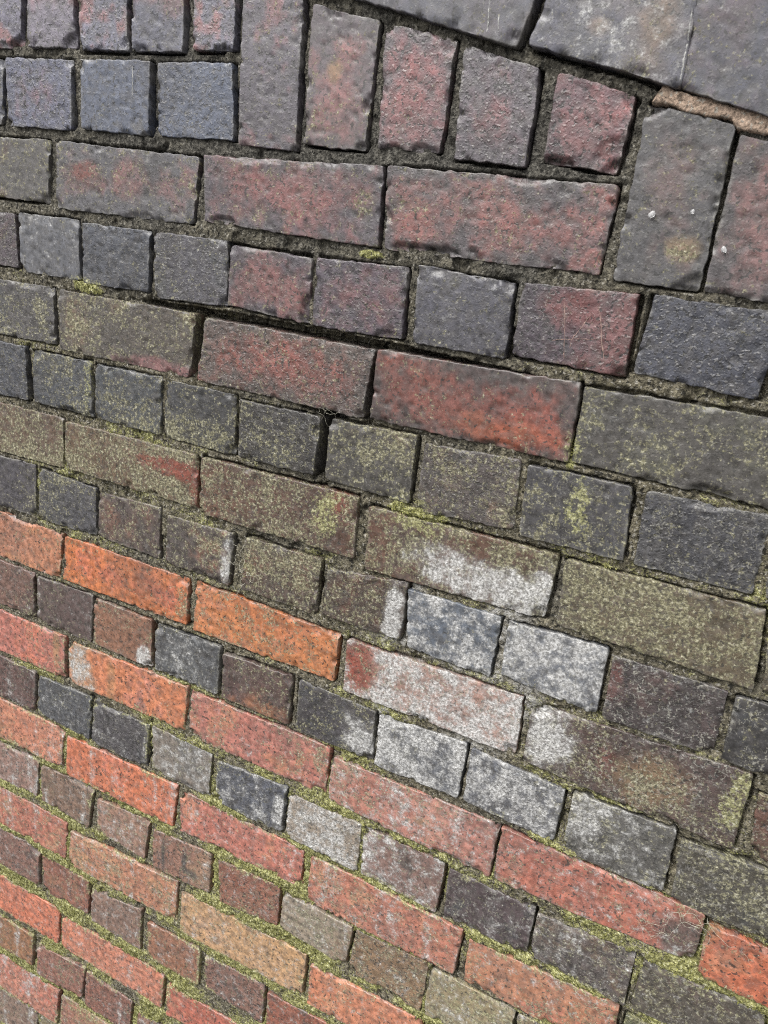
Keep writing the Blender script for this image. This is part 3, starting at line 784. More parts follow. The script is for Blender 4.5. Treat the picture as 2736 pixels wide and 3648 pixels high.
def brick_shape(Q, seed, step=2.5, rough=1.0, proud=0.0, depth=60.0, spall=(), rc0=None):
    """front face grid with rounded corners, worn arris, chips, and side walls; wall millimetres"""
    rng = np.random.RandomState(seed)
    Q = np.array(Q, float)
    cq = Q.mean(0)
    Q = Q + 0.9 * np.sign(Q - cq)                       # the nibbled outline eats back what is added here
    Lu = 0.5 * (np.linalg.norm(Q[1] - Q[0]) + np.linalg.norm(Q[2] - Q[3]))
    Lv = 0.5 * (np.linalg.norm(Q[3] - Q[0]) + np.linalg.norm(Q[2] - Q[1]))
    ra = 0.9 * rng.uniform(0.7, 1.6)
    au, av = axis_samples(Lu, step, ra), axis_samples(Lv, step, ra)
    A, Bv = np.meshgrid(au, av)
    # rounded corners: square corner cells become quarter discs
    rcs = rng.uniform(1.2, 4.0, 4) if rc0 is None else np.full(4, rc0)
    E = np.minimum(np.minimum(A, Lu - A), np.minimum(Bv, Lv - Bv))
    A2, B2 = A.copy(), Bv.copy()
    for k, (cu, cv) in enumerate([(0, 0), (1, 0), (1, 1), (0, 1)]):
        rc = rcs[k]
        a = (rc - (A if cu == 0 else Lu - A)) / rc
        b = (rc - (Bv if cv == 0 else Lv - Bv)) / rc
        msk = (a > 0) & (b > 0)
        mx = np.maximum(a, b)
        ln = np.sqrt(a * a + b * b) + 1e-9
        na, nb = a * mx / ln, b * mx / ln
        qa, qb = rc - na * rc, rc - nb * rc
        A2 = np.where(msk, qa if cu == 0 else Lu - qa, A2)
        B2 = np.where(msk, qb if cv == 0 else Lv - qb, B2)
    s, t = A2 / Lu, B2 / Lv
    U = (Q[0, 0] * (1 - s) + Q[1, 0] * s) * (1 - t) + (Q[3, 0] * (1 - s) + Q[2, 0] * s) * t
    V = (Q[0, 1] * (1 - s) + Q[1, 1] * s) * (1 - t) + (Q[3, 1] * (1 - s) + Q[2, 1] * s) * t
    # wandering, nibbled outline
    w = sstep(26, 0, E)
    U = U + w * rough * (0.5 * fbm(U, V, 34, seed * 7 + 1, 2) + 0.9 * fbm(U, V, 7, seed * 7 + 2, 3))
    V = V + w * rough * (0.5 * fbm(U, V, 34, seed * 7 + 3, 2) + 0.9 * fbm(U, V, 7, seed * 7 + 4, 3))
    x = np.clip(1 - E / ra, 0, 1)
    N = -ra * (1 - np.sqrt(np.clip(1 - x * x, 0, 1)))
    # relief of the face
    N = N + rough * (0.35 * fbm(U, V, 45, seed + 500, 2) + 0.18 * fbm(U, V, 6, seed + 900, 3))
    pit = sstep(0.5, 0.75, fbm(U, V, 6, seed + 1300, 2))
    N = N - 0.7 * rough * pit
    # chipped arrises
    ch = sstep(0.34, 0.46, fbm(U, V, 13, seed + 1700, 4) - E / 13.0)
    N = N - rough * 2.8 * ch
    spm = np.zeros_like(U)
    spall = list(spall)
    for k in range(4):                                  # broken corners
        if rng.rand() < 0.30 * rough:
            r_ = rng.uniform(5, 13)
            spall.append((Q[k, 0] + rng.uniform(-3, 3), Q[k, 1] + rng.uniform(-3, 3), r_ * rng.uniform(0.7, 1.6), r_, rng.uniform(2.5, 6)))
    if rng.rand() < 0.35 * rough:                       # a bite out of one long arris
        k = rng.randint(0, 2) * 2
        f_ = rng.uniform(0.15, 0.85)
        pt = Q[k] * (1 - f_) + Q[(k + 1) % 4] * f_
        spall.append((pt[0], pt[1], rng.uniform(8, 26), rng.uniform(3.5, 7), rng.uniform(2, 5)))
    for (su, sv, ru, rv, dp) in spall:
        d = np.sqrt(((U - su) / ru) ** 2 + ((V - sv) / rv) ** 2) + 0.22 * fbm(U, V, 9, seed + 2100, 3)
        k = sstep(1.05, 0.85, d)
        N = N - k * dp * (1 + 0.25 * fbm(U, V, 6, seed + 2500, 3))
        spm = np.maximum(spm, k)
    tu, tv = rng.uniform(-1, 1, 2)
    N = N + proud + (s - 0.5) * tu * 1.2 + (t - 0.5) * tv * 0.9
    nv_, nu_ = U.shape
    idx = np.arange(nu_ * nv_).reshape(nv_, nu_)
    F = np.stack([idx[:-1, :-1], idx[1:, :-1], idx[1:, 1:], idx[:-1, 1:]], -1).reshape(-1, 4)
    ring = np.concatenate([idx[0, :-1], idx[:-1, -1], idx[-1, :0:-1], idx[:0:-1, 0]])
    P = np.stack([U.ravel(), V.ravel(), N.ravel()], 1)
    cen = P[:, :2].mean(0)
    base = P[ring]
    rings = []
    for dz, sh in ((-5.0, 0.0), (-12.0, 0.004), (-depth, 0.006)):
        r = base.copy()
        r[:, 2] = np.minimum(base[:, 2] - 1.0, dz)
        r[:, :2] += (cen - r[:, :2]) * sh
        if dz > -depth:
            r[:, 0] += 0.5 * fbm(base[:, 0], base[:, 1] + dz * 3, 8, seed + 77, 2)
            r[:, 1] += 0.5 * fbm(base[:, 0] + dz * 3, base[:, 1], 8, seed + 78, 2)
        rings.append(r)
    nb = len(ring)
    off = len(P)
    P = np.concatenate([P] + rings)
    prev = ring
    Fs = [F]
    for k in range(3):
        cur = np.arange(nb) + off + k * nb
        Fs.append(np.stack([prev, np.roll(prev, -1), np.roll(cur, -1), cur], 1))
        prev = cur
    F = np.concatenate(Fs)
    Er = np.concatenate([E.ravel(), np.zeros(nb * 3)])
    aux = dict(e=Er, s=np.concatenate([s.ravel()] + [s.ravel()[ring]] * 3), t=np.concatenate([t.ravel()] + [t.ravel()[ring]] * 3),
               pit=np.concatenate([pit.ravel(), np.zeros(nb * 3)]), sp=np.concatenate([spm.ravel(), np.zeros(nb * 3)]),
               ch=np.concatenate([ch.ravel(), np.zeros(nb * 3)]), Lu=Lu, Lv=Lv)
    return P, F, aux

PAT = dict(k=(66, 67, 73), g=(104, 102, 101), m=(92, 70, 68), r=(160, 78, 62), p=(160, 112, 112), o=(200, 106, 62), t=(186, 148, 104), b=(116, 92, 76), w=(200, 198, 194), e=(74, 72, 72))

def grime(u, v):
    """soot and water runs that cross bricks and joints alike"""
    a = sstep(0.0, 0.75, fbm(u, v, 130, 5001, 4))
    r = sstep(0.15, 0.8, fbm(u, v * 0.22, 38, 5003, 4))
    up = sstep(-900, -350, v + 0.25 * (u - 600)) * 0.75 + 0.25
    return np.clip((0.75 * a + 0.55 * r) * up, 0, 1)

def algae(u, v):
    band = sstep(-230, -330, v) * sstep(-1000, -560, v)
    return 0.30 * band * sstep(-0.1, 0.6, fbm(u, v, 110, 5007, 4)) + 0.10 * sstep(-700, -1000, v) * sstep(0, 0.6, fbm(u, v, 90, 5009, 4))

def brick_colours(P, aux, look, name, seed):
    rng = np.random.RandomState(seed + 5)
    u, v = P[:, 0], P[:, 1]
    base, pc, kind, amt, moss0, white0, vein0 = look
    base = np.array(base, float)
    pc = np.array(PAT[pc] if isinstance(pc, str) else pc, float)
    n1 = fbm(u, v, 45, seed + 3100, 4)
    n2 = fbm(u, v, 11, seed + 3200, 3)
    hw = 0.5 * min(aux['Lu'], aux['Lv'])
    e = np.clip(aux['e'] / hw, 0, 1)
    s, t = aux['s'], aux['t']
    if kind == 'c':
        wgt = 0.88 * sstep(-0.1, 1.0, 0.15 + 0.9 * e + 0.50 * n1 + 0.45 * n2 - (1 - amt) * 0.75)
    elif kind in 'lrtb':
        g = {'l': 1 - s, 'r': s, 't': 1 - t, 'b': t}[kind]
        wgt = sstep(-0.15, 0.35, g - (1 - amt) + 0.22 * n1 + 0.16 * n2)
    else:
        wgt = 0.9 * sstep(-0.1, 0.6, 0.7 * n1 + 0.6 * n2 + amt - 0.5)
    col = lin(base)[None, :] * (1 - wgt[:, None]) + lin(pc)[None, :] * wgt[:, None]
    # arrises carry a dark fired skin, with pale edge highlights painted in here and there
    ed = sstep(7.0, 0.5, aux['e'] + 4.0 * n2)
    col = col * (1 - 0.12 * ed[:, None] * sstep(-0.3, 0.4, n1)[:, None])
    pale = sstep(2.4, 0.4, aux['e']) * sstep(-0.1, 0.5, fbm(u, v, 25, seed + 3300, 3))
    col = col * (1 - 0.45 * pale[:, None]) + 0.45 * pale[:, None] * lin((168, 166, 158))
    col = col * (1 + 0.10 * n1[:, None] + 0.08 * n2[:, None])
    col = col * (1 - 0.35 * np.clip(aux['pit'] + aux['ch'] * 0.6, 0, 1)[:, None])
    col = col * (1 - 0.2 * aux['sp'][:, None])
    st_ = grime(u, v)
    col = col * (1 - st_[:, None] * np.array([0.33, 0.37, 0.35])[None, :])
    grey = col.mean(1)[:, None]
    col = col + (grey - col) * 0.25 * st_[:, None]
    col = col / EXPO
    moss = moss0 * (1 + 0.55 * n1 + 0.25 * n2) + algae(u, v)
    white = white0 * (1 + 0.55 * fbm(u, v, 30, seed + 3500, 4))
    vein = np.full(len(u), vein0, float)
    bright = np.zeros(len(u))
    low = sstep(-420, -950, v)
    white = white + (0.0, 0.12, 0.28, 0.42)[rng.randint(0, 4)] * low * sstep(0.15, 0.9, fbm(u, v * 0.14, 17, seed + 3600, 3) + 0.3 * n1) + 0.07 * low
    em = sstep(9.0, 0.5, aux['e'] + 5.0 * n2) * sstep(-0.35, 0.5, fbm(u, v, 60, 3650, 3))
    moss = np.maximum(moss, em * (0.30 + 0.55 * low) * sstep(-60, -300, v))
    bright = np.maximum(bright, em * low)
    for (bn, bu, bv, ru, rv, kd, st) in BLOB:
        if bn != '*' and bn != name:
            continue
        if bn == '*' and (abs(u - bu).min() > ru * 1.6 or abs(v - bv).min() > rv * 1.6):
            continue
        d = np.sqrt(((u - bu) / ru) ** 2 + ((v - bv) / rv) ** 2) + 0.38 * fbm(u, v, 22, seed + 3700, 4)
        k = sstep(1.35, 0.45, d) * st
        if kd == 'J':
            continue
        if kd == 'W':
            white = np.maximum(white, k)
        elif kd == 'w':
            white = white * (1 - k)
        elif kd == 'O':
            moss = np.maximum(moss, k)
        elif kd == 'G':
            moss = np.maximum(moss, k); bright = np.maximum(bright, k)
        elif kd == 'X':
            moss = moss * (1 - k); white = white * (1 - k); vein = vein * (1 - k)
        else:
            c2 = lin(PAT[kd]) / EXPO
            col = col * (1 - k[:, None]) + c2[None, :] * k[:, None]
    sidew = np.ones(len(u))
    sidew[aux['e'] <= 0] = 0.6
    msk = np.stack([np.clip(moss, 0, 1), np.clip(white * sidew, 0, 1), np.clip(vein, 0, 1), np.clip(bright, 0, 1)], 1)
    col = np.concatenate([np.clip(col, 0.004, 0.9), np.ones((len(u), 1))], 1)
    return col, msk

def to_world(P):
    return np.stack([P[:, 0] / 1000.0, -P[:, 2] / 1000.0, Z0 + P[:, 1] / 1000.0], 1)

bricks = {}
allq = []
PART_LABEL = ((('COP1', 'COP2', 'COP3'), 'large smooth blue-grey coping block'), (('S1', 'S2', 'S3', 'S4', 'S5', 'S6', 'S7'), 'brick set on end under the sloping coping'),
              (('H6', 'H7', 'J6', 'I3'), 'brick crusted white with salt'), (('K5',), 'orange brick with round dark pits'), (('O2',), 'pale tan brick'))
for bi, (bn, Q) in enumerate(BR.items()):
    Q = np.array(Q, float).reshape(4, 2)
    seed = 100 + bi * 37
    cop = bn.startswith('COP')
    step = 3.4 if cop else 2.5
    proud = 6.0 if cop else np.random.RandomState(seed).uniform(-1.0, 1.2)
    P, F, aux = brick_shape(Q, seed, step, 1.1, proud, 345 if cop else 60, SPALL.get(bn, ()))
    col, msk = brick_colours(P, aux, LOOK[bn], bn, seed)
    c = Q.mean(0)
    o = mesh_from('coping_block' if cop else 'brick', to_world(P), F, M_VEINED if LOOK[bn][6] > 0 else M_BRICK,
                  attrs={'col': ('FLOAT_COLOR', col), 'msk': ('FLOAT_COLOR', msk), 'grain': ('FLOAT', np.full(len(P), np.random.RandomState(seed + 9).uniform(0.08, 0.40) * (0.5 if LOOK[bn][0][0] > 175 or cop else 1.0)))}, loc=tuple(W(c[0], c[1])))
    adopt(o, wall)
    bricks[bn] = o
    allq.append(Q)
    for ks, lb in PART_LABEL:
        if bn in ks:
            o['label'] = lb
bpy.context.view_layer.update()

# ------------------------------------------------------------------ bricks around the framed stretch of wall
ext = []
def std_row(v1, v0, u_from, u_to, wd, jt=10):
    u = u_from
    sg_ = 1 if u_to > u_from else -1
    while (u < u_to) if sg_ > 0 else (u > u_to):
        a, b = (u, u + wd) if sg_ > 0 else (u - wd, u)
        ta, tb = min(v1, COPLINE(a) - 12), min(v1, COPLINE(b) - 12)      # cut to the fall of the coping
        if min(ta, tb) - v0 > 18:
            ext.append([(a, ta), (b, tb), (b, v0), (a, v0)])
        u += sg_ * (wd + jt)

UL, UR = -1500, 2400
rows = {}
for bn, Q in BR.items():
    if bn[0] in 'SZ' or bn.startswith('COP'):
        continue
    rows.setdefault(bn[0], []).append(np.array(Q, float).reshape(4, 2))
for r, qs in rows.items():
    wd = 217 if r in 'CEGIKMOQT' else 105
    left = min(qs, key=lambda q: q[0, 0]); right = max(qs, key=lambda q: q[1, 0])
    std_row(left[0, 1], left[3, 1], min(left[0, 0], left[3, 0]) - 11, UL, wd)
    if r == 'C':
        std_row(right[1, 1], right[2, 1], 1185, UR, wd)
    elif r not in 'AB':
        std_row(right[1, 1], right[2, 1], max(right[1, 0], right[2, 0]) + 11, UR, wd)
vb = min(q[3, 1] for q in rows['U']) - 11
k = 0
while vb > -Z0 * 1000 - 60:
    std_row(vb, vb - 72, UL + (0 if k % 2 else 54), UR, 217 if k % 2 == 0 else 105)
    vb -= 83; k += 1
bottom_v = vb
vt = 178
while vt < COPLINE(UL):                                 # courses above the frame, under the coping
    std_row(vt + 72, vt, 480 if vt < 190 else 560 - (vt - 190) * 4, UL, 105)
    vt += 83
std_row(200, -62, 1082, 1700, 70)                       # bricks on end going on to the right
ncop = len(ext)
cd = np.array([1.0, -0.2115]) / math.hypot(1.0, -0.2115)
cn = np.array([-cd[1], cd[0]])
def cop_run(p, sgn, n):
    for _ in range(n):
        q = p + cd * 190 * sgn
        a, c = (p, q) if sgn > 0 else (q, p)
        ext.append([tuple(a + cn * 165), tuple(c + cn * 165), tuple(c), tuple(a)])
        p = q + cd * 9 * sgn
c1 = np.array(BR['COP1'], float).reshape(4, 2); c3 = np.array(BR['COP3'], float).reshape(4, 2)
cop_run(c1[3] - cd * 9, -1, 11)
cop_run(c3[2] + cd * 9, 1, 6)
EP, EF, EC, EM, off = [], [], [], [], 0
keys = [k for k in LOOK if not k.startswith('COP')]
for i, Q in enumerate(ext):
    seed = 20000 + i * 17
    P, F, aux = brick_shape(Q, seed, 11.0, 1.0, 6 if i >= ncop else 0, 345 if i >= ncop else 60)
    vm = Q[0][1]
    cand = [kk for kk in keys if abs(np.array(BR[kk]).reshape(4, 2)[0, 1] - max(vm, -1400)) < 170] or keys
    col, msk = brick_colours(P, aux, LOOK['COP%d' % (1 + i % 3)] if i >= ncop else LOOK[cand[(i * 7) % len(cand)]], '', seed)
    EP.append(P); EF.append(F + off); EC.append(col); EM.append(msk); off += len(P)
    allq.append(np.array(Q, float))
o = mesh_from('outlying_bricks', to_world(np.concatenate(EP)), np.concatenate(EF), M_BRICK,
              attrs={'col': ('FLOAT_COLOR', np.concatenate(EC)), 'msk': ('FLOAT_COLOR', np.concatenate(EM)), 'grain': ('FLOAT', np.full(off, 0.5))})
o['kind'] = 'stuff'
adopt(o, wall)

# ------------------------------------------------------------------ mortar bed
def joint_fields(u, v, inside):
    """moss and recess of the joints in wall mm"""
    low = sstep(-640, -1000, v - 0.16 * (u - 300) + 60 * fbm(u, v, 160, 61, 3))
    moss = 0.10 + 0.60 * low + (0.32 + 0.42 * low) * fbm(u, v, 55, 62, 4)
    moss = moss + 0.7 * algae(u, v)
    moss = moss + 0.25 * sstep(-150, -320, v) * (0.6 + fbm(u, v, 90, 63, 3))
    moss = np.where(v > -150, moss * 0.5, moss)
    for (bn, bu, bv, ru, rv, kd, st) in BLOB:
        if kd in 'GO' and bn == '*':
            d = np.sqrt(((u - bu) / ru) ** 2 + ((v - bv) / rv) ** 2) + 0.25 * fbm(u, v, 16, 64, 3)
            moss = np.maximum(moss, sstep(1.2, 0.6, d) * st * (1.15 if kd == 'G' else 0.6))
    return np.clip(moss, 0, 1)

def mortar_grid(u0, u1, v0, v1, step, quads, name, deep=True):
    nu, nv = int((u1 - u0) / step) + 1, int((v1 - v0) / step) + 1
    ax, ay = np.linspace(u0, u1, nu), np.linspace(v0, v1, nv)
    U, V = np.meshgrid(ax, ay)
    ins = np.full(U.shape, -60.0)
    vert = np.zeros(U.shape)                            # joints between neighbours of one course
    gap = np.zeros(U.shape)                             # open cracks where the mortar has left the brick
    wob = fbm(U, V, 30, 79, 3)
    crng = np.random.RandomState(8)
    for Q in quads:
        a, b = Q.min(0) - 14, Q.max(0) + 14
        i0, i1 = np.searchsorted(ax, [a[0], b[0]]); j0, j1 = np.searchsorted(ay, [a[1], b[1]])
        if i1 <= i0 or j1 <= j0:
            continue
        x, y = U[j0:j1, i0:i1], V[j0:j1, i0:i1]
        d = np.full(x.shape, 1e9)
        dv = np.full(x.shape, 1e9)
        dks = []
        for k in range(4):
            p, q = Q[k], Q[(k + 1) % 4]
            t_ = (q - p) / np.linalg.norm(q - p)
            dk = t_[1] * (x - p[0]) - t_[0] * (y - p[1])
            d = np.minimum(d, dk)
            dks.append(dk)
            if k in (0, 2):
                dv = np.minimum(dv, dk)
        vert[j0:j1, i0:i1] = np.maximum(vert[j0:j1, i0:i1], sstep(0.0, 5.0, dv))
        ins[j0:j1, i0:i1] = np.maximum(ins[j0:j1, i0:i1], d)
        for k, pr in enumerate((0.45, 0.88, 0.50, 0.15)):   # top, right, bottom, left
            if crng.rand() < pr:
                wd = crng.uniform(1.4, 3.2) + (0.8 if k == 1 else 0)
                o1, o2 = dks[(k + 1) % 4], dks[(k + 3) % 4]
                g_ = sstep(-wd - 0.8, -wd, dks[k] - 1.6 * wob[j0:j1, i0:i1]) * (dks[k] < 2.5) * (np.minimum(o1, o2) > -1.0)
                gap[j0:j1, i0:i1] = np.maximum(gap[j0:j1, i0:i1], g_ * crng.uniform(0.55, 1.0))
    idx = np.arange(nu * nv).reshape(nv, nu)
    keep = (ins < 6.5) & (V < COPLINE(U) + 40)
    kq = keep[:-1, :-1] & keep[1:, :-1] & keep[1:, 1:] & keep[:-1, 1:]
    F = np.stack([idx[:-1, :-1], idx[:-1, 1:], idx[1:, 1:], idx[1:, :-1]], -1)[kq]
    used = np.zeros(nu * nv, bool); used[F.ravel()] = True
    rm = np.cumsum(used) - 1
    U, V, ins, vert, gap = (q.ravel()[used] for q in (U, V, ins, vert, gap))
    moss = joint_fields(U, V, ins)
    moss = moss * (1 - 0.45 * vert * sstep(-0.5, 0.3, fbm(U, V, 130, 77, 2)))
    top = sstep(-120, 60, V)
    mid = sstep(-120, -300, V)
    N = -3.0 - 0.7 * top + 0.8 * mid + 1.1 * fbm(U, V, 70, 71, 3) + 1.2 * fbm(U, V, 9, 72, 3)
    gap = gap * (1 - 0.6 * mid * (1 - vert) * sstep(-0.25, 0.15, fbm(U, V, 90, 81, 2)))
    N = N - vert * (1.2 + 1.8 * fbm(U, V, 150, 78, 2))
    near = sstep(-2.0, -0.3, ins)
    N = N - near * 0.8 - gap * 14.0 * (1 - 0.65 * sstep(0.55, 0.9, moss) * (1 - vert))
    # crumbled pockets
    N = N - 4.0 * sstep(0.45, 0.75, fbm(U, V, 22, 73, 3))
    N = N + sstep(0.45, 0.95, moss) * (2.2 + 2.0 * fbm(U, V, 7, 74, 4)) * (1 - 0.5 * near)
    for (su, sv, ru, rv, dp) in SPALL.get('mortar', ()):
        d = np.sqrt(((U - su) / ru) ** 2 + ((V - sv) / rv) ** 2) + 0.15 * fbm(U, V, 10, 75, 3)
        N = N - sstep(1.1, 0.8, d) * dp
    # brick smear: mortar creeping over a mossy brick edge
    N = np.where(ins > 3.0, np.minimum(N, -9.0), N)
    wht = np.zeros(U.shape)
    for (bn, bu, bv, ru, rv, kd, st) in BLOB:
        if kd == 'J':
            d = np.sqrt(((U - bu) / ru) ** 2 + ((V - bv) / rv) ** 2) + 0.4 * fbm(U, V, 22, 80, 4)
            wht = np.maximum(wht, sstep(1.3, 0.4, d) * st)
    dark = np.clip(sstep(-260, 20, V) * 0.8 + 0.2 * fbm(U, V, 120, 76, 3) + 0.6 * grime(U, V), 0, 1)
    P = np.stack([U, V, N], 1)
    msk = np.stack([moss, dark, wht, np.ones(len(U))], 1)
    o = mesh_from(name, to_world(P), rm[F], M_MORTAR, attrs={'msk': ('FLOAT_COLOR', msk)})
    adopt(o, wall)
    return o, P, moss, ins

VU0, VU1, VV0, VV1 = -20, 1330, -1570, 215
inner, MP, MM, MI = mortar_grid(VU0, VU1, VV0, VV1, 1.7, allq, 'mortar')
for (a, b, c_, d_) in ((UL + 20, VU0, bottom_v, 660), (VU1, UR - 20, bottom_v, 300), (VU0, VU1, bottom_v, VV0), (VU0, VU1, VV1, 420)):
    mortar_grid(a, b, c_, d_, 8.0, allq, 'mortar')

# solid body of the wall behind the facing bricks
def core():
    top = lambda u: COPLINE(u) + 150
    fr = [(UL + 10, -1860), (UR - 10, -1860), (UR - 10, top(UR - 10)), (UL + 10, top(UL + 10))]
    V = [tuple(W(u, v, -45)) for u, v in fr] + [tuple(W(u, v, -330)) for u, v in fr]
    F = [(0, 1, 2, 3), (7, 6, 5, 4), (0, 4, 5, 1), (1, 5, 6, 2), (2, 6, 7, 3), (3, 7, 4, 0)]
    o = mesh_from('wall_core', V, F, M_CORE, smooth=False)
    adopt(o, wall)
core()

# smooth tan repair mortar under the coping
def repair():
    top, bot = np.array(PATCH[0], float), np.array(PATCH[1], float)
    def resamp(p, n):
        d = np.concatenate([[0], np.cumsum(np.linalg.norm(np.diff(p, axis=0), axis=1))])
        q = np.linspace(0, d[-1], n)
        return np.stack([np.interp(q, d, p[:, k]) for k in (0, 1)], 1)
    n, mrows = 90, 12
    a, b = resamp(top, n), resamp(bot, n)
    tt = np.linspace(0, 1, mrows)[:, None, None]
    G = a[None] * (1 - tt) + b[None] * tt
    U, V = G[..., 0], G[..., 1]
    U = U + 1.0 * fbm(U, V, 12, 901, 3); V = V + 2.2 * fbm(U, V, 14, 902, 4)
    e = np.minimum(tt[..., 0], 1 - tt[..., 0]) * 2 * np.ones_like(U)
    ends = np.minimum(np.arange(n), np.arange(n)[::-1]) / 4.0
    e = np.minimum(e, ends[None, :])
    N = 2.6 * np.sqrt(np.clip(e * 2, 0, 1)) - 2.0 + 0.5 * fbm(U, V, 10, 903, 4)
    N[0, :] = N[-1, :] = -14; N[:, 0] = N[:, -1] = -14
    idx = np.arange(n * mrows).reshape(mrows, n)
    F = np.stack([idx[:-1, :-1], idx[1:, :-1], idx[1:, 1:], idx[:-1, 1:]], -1).reshape(-1, 4)
    P = np.stack([U.ravel(), V.ravel(), N.ravel()], 1)
    msk = np.zeros((len(P), 4)); msk[:, 0] = 0.12
    o = mesh_from('mortar_patch', to_world(P), F, M_TAN, attrs={'msk': ('FLOAT_COLOR', msk)})
    o['label'] = 'smooth tan strip of repair mortar under the coping'
    adopt(o, wall)
repair()

# moss cushions in the joints
def moss():
    rng = np.random.RandomState(5)
    w = sstep(0.42, 0.85, MM) * (MI < 1.2)
    pick = rng.rand(len(w)) < w * 0.16
    base = MP[pick]
    n = len(base)
    V, T = [], []
    for k in range(4):
        ang = rng.uniform(0, 2 * math.pi, n)
        el = rng.uniform(0.15, 1.2, n)
        ln = rng.uniform(0.9, 2.6, n) * (0.7 + 0.6 * sstep(0.5, 1, MM[pick]))
        d = np.stack([np.cos(ang) * np.cos(el), np.sin(ang) * np.cos(el), np.sin(el)], 1)
        sd = np.stack([-np.sin(ang), np.cos(ang), 0 * ang], 1)
        wd = (0.32 * ln)[:, None]
        o0 = base + rng.uniform(-1.1, 1.1, (n, 3)) * [1, 1, 0.3]
        tri = np.stack([o0 - sd * wd, o0 + sd * wd, o0 + d * ln[:, None]], 1)
        V.append(tri.reshape(-1, 3))
        tn = np.clip(rng.uniform(0.1, 0.75, n) + 0.25 * fbm(base[:, 0], base[:, 1], 20, 951, 3), 0, 1)
        T.append(np.stack([tn * 0.6, tn * 0.6, np.clip(tn + 0.2, 0, 1)], 1).ravel())
    V = np.concatenate(V); T = np.concatenate(T)
    o = mesh_from('moss', to_world(V), np.arange(len(V)).reshape(-1, 3), M_MOSS, attrs={'tint': ('FLOAT', T)}, smooth=False)
    o['kind'] = 'stuff'
    o['label'] = 'yellow-green moss growing in the mortar joints'
    adopt(o, wall)
moss()

# scratches and lime runs lying on brick faces
def surf_n(bn, u, v):
    o = bricks[bn]
    co = np.empty(len(o.data.vertices) * 3, np.float32)
    o.data.vertices.foreach_get('co', co)
    co = co.reshape(-1, 3) + np.array(W(*np.array(BR[bn]).reshape(4, 2).mean(0)))
    uu, vv, nn = co[:, 0] * 1000, (co[:, 2] - Z0) * 1000, -co[:, 1] * 1000
    f = nn > -6
    d = (uu[f] - u) ** 2 + (vv[f] - v) ** 2
    return float(nn[f][np.argsort(d)[:4]].max())

for si, (bn, nm, mt, wd, pts) in enumerate(STRIPS):
    rng = np.random.RandomState(si + 40)
    pts = np.array(pts, float)
    L = np.concatenate([[0], np.cumsum(np.linalg.norm(np.diff(pts, axis=0), axis=1))])
    n = max(6, int(L[-1] / 2.2))
    q = np.linspace(0, L[-1], n)
    c = np.stack([np.interp(q, L, pts[:, 0]), np.interp(q, L, pts[:, 1])], 1)
    c += rng.uniform(-0.35, 0.35, c.shape)
    tg = np.gradient(c, axis=0); tg /= np.linalg.norm(tg, axis=1)[:, None]
    nr = np.stack([-tg[:, 1], tg[:, 0]], 1)
    ww = wd * rng.uniform(0.3, 1.0, n); ww[0] = ww[-1] = 0.05
    hgt = np.array([surf_n(bn, *p) for p in c])
    P = np.concatenate([np.concatenate([c - nr * ww[:, None], (hgt - 0.35)[:, None]], 1),
                        np.concatenate([c, (hgt + 0.30)[:, None]], 1),
                        np.concatenate([c + nr * ww[:, None], (hgt - 0.35)[:, None]], 1)])
    i = np.arange(n - 1)
    F = np.concatenate([np.stack([i, i + n, i + n + 1, i + 1], 1), np.stack([i + n, i + 2 * n, i + 2 * n + 1, i + n + 1], 1)])
    o = mesh_from(nm, to_world(P), F, {'scratch': M_SCRATCH, 'lime_streak': M_LIME}[nm])
    adopt(o, bricks[bn])

# ------------------------------------------------------------------ ground in front of the wall
gm = bpy.data.meshes.new('ground')
gm.from_pydata([(-300, -300, 0), (300, -300, 0), (300, 300, 0), (-300, 300, 0)], [], [(0, 1, 2, 3)])
gm.materials.append(M_GROUND)
go = bpy.data.objects.new('ground', gm)
SC.collection.objects.link(go)
go['kind'] = 'structure'

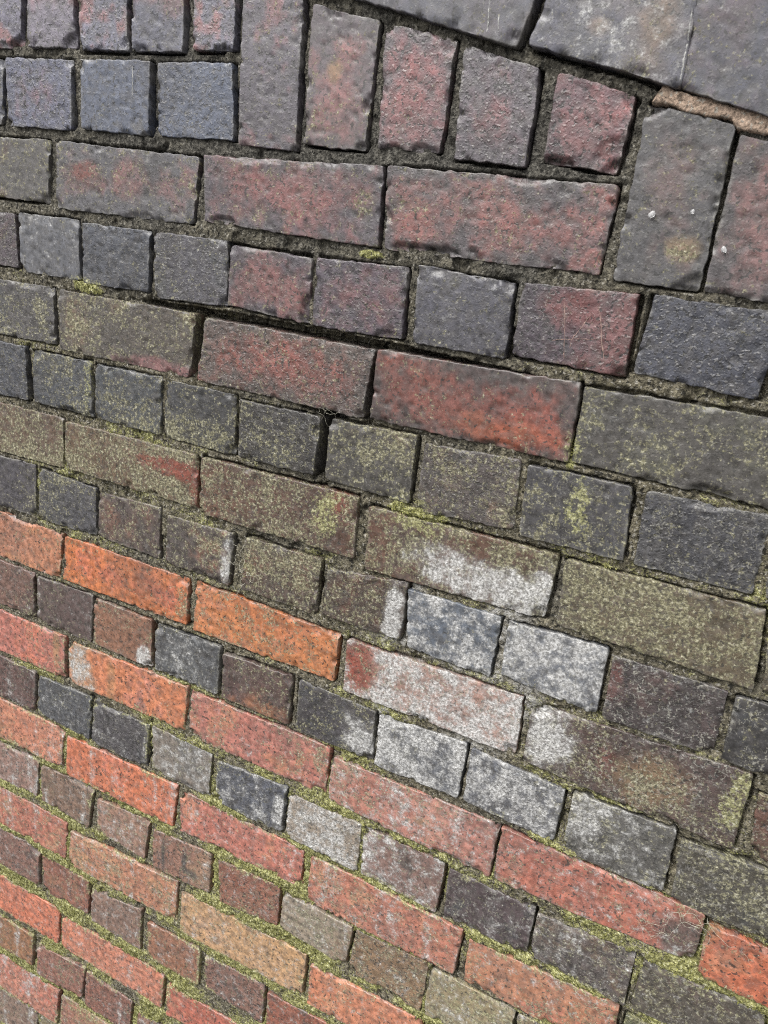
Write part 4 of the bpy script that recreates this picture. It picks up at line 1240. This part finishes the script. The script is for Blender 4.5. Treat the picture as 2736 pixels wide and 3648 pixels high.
# ------------------------------------------------------------------ dry rootlets and web threads, drops
def tube(path, r, sides=5):
    path = np.array(path, float)
    n = len(path)
    tg = np.gradient(path, axis=0); tg /= np.linalg.norm(tg, axis=1)[:, None] + 1e-9
    up = np.tile(np.array([0.1, 0.2, 0.97]), (n, 1))
    a = np.cross(tg, up); a /= np.linalg.norm(a, axis=1)[:, None] + 1e-9
    b = np.cross(tg, a)
    th = np.linspace(0, 2 * math.pi, sides, endpoint=False)
    rr = r * np.linspace(1.0, 0.45, n)
    P = path[:, None, :] + rr[:, None, None] * (np.cos(th)[None, :, None] * a[:, None, :] + np.sin(th)[None, :, None] * b[:, None, :])
    idx = np.arange(n * sides).reshape(n, sides)
    F = np.stack([idx[:-1], np.roll(idx, -1, 1)[:-1], np.roll(idx, -1, 1)[1:], idx[1:]], -1).reshape(-1, 4)
    return P.reshape(-1, 3), F

for ri, (nm, label, cat, u, v, n0, spread, cnt, length, rad) in enumerate(ROOTS):
    rng = np.random.RandomState(ri + 70)
    Ps, Fs, off = [], [], 0
    for k in range(cnt):
        p = np.array([u + rng.uniform(-1, 1) * spread[0], v + rng.uniform(-1, 1) * spread[1], -5.0])
        ang = rng.uniform(0, 2 * math.pi)
        path = [p.copy()]
        for j in range(26):
            ang += rng.normal(0, 0.42)
            p = p + np.array([math.cos(ang), math.sin(ang) - 0.15, 0]) * length / 26 * rng.uniform(0.6, 1.2)
            p[2] = n0 + 2.0 * math.sin(j * 0.4 + k) if j > 1 else 0.0
            path.append(p.copy())
        P, F = tube(path, rad * rng.uniform(0.6, 1.2))
        Ps.append(P); Fs.append(F + off); off += len(P)
    o = mesh_from(nm, to_world(np.concatenate(Ps)), np.concatenate(Fs), M_ROOT, loc=tuple(W(u, v)))
    o['label'] = label; o['category'] = cat; o['group'] = 'dry threads caught in the joints'

for di, (label, u, v, r) in enumerate(DROPS):
    bm = bmesh.new()
    bmesh.ops.create_uvsphere(bm, u_segments=16, v_segments=10, radius=1.0)
    for vt in bm.verts:
        x, y, z = vt.co
        k = 1.0 - 0.35 * max(0, z)                       # teardrop: narrow on top, heavy below
        vt.co = Vector((x * r * k, y * r * 0.6, z * r * 1.05))
        vt.co.x += 0.25 * r * z * (1 if di != 2 else -1)
    for f in bm.faces:
        f.smooth = True
    me = bpy.data.meshes.new('water_drop'); bm.to_mesh(me); bm.free()
    for vt in me.vertices:
        vt.co /= 1000.0
    me.materials.append(M_DROP)
    o = bpy.data.objects.new('water_drop', me)
    SC.collection.objects.link(o)
    o.location = W(u, v, 1.0 + r * 0.25)
    o['label'] = label; o['category'] = 'drop'; o['group'] = 'water drops on the dark bricks'
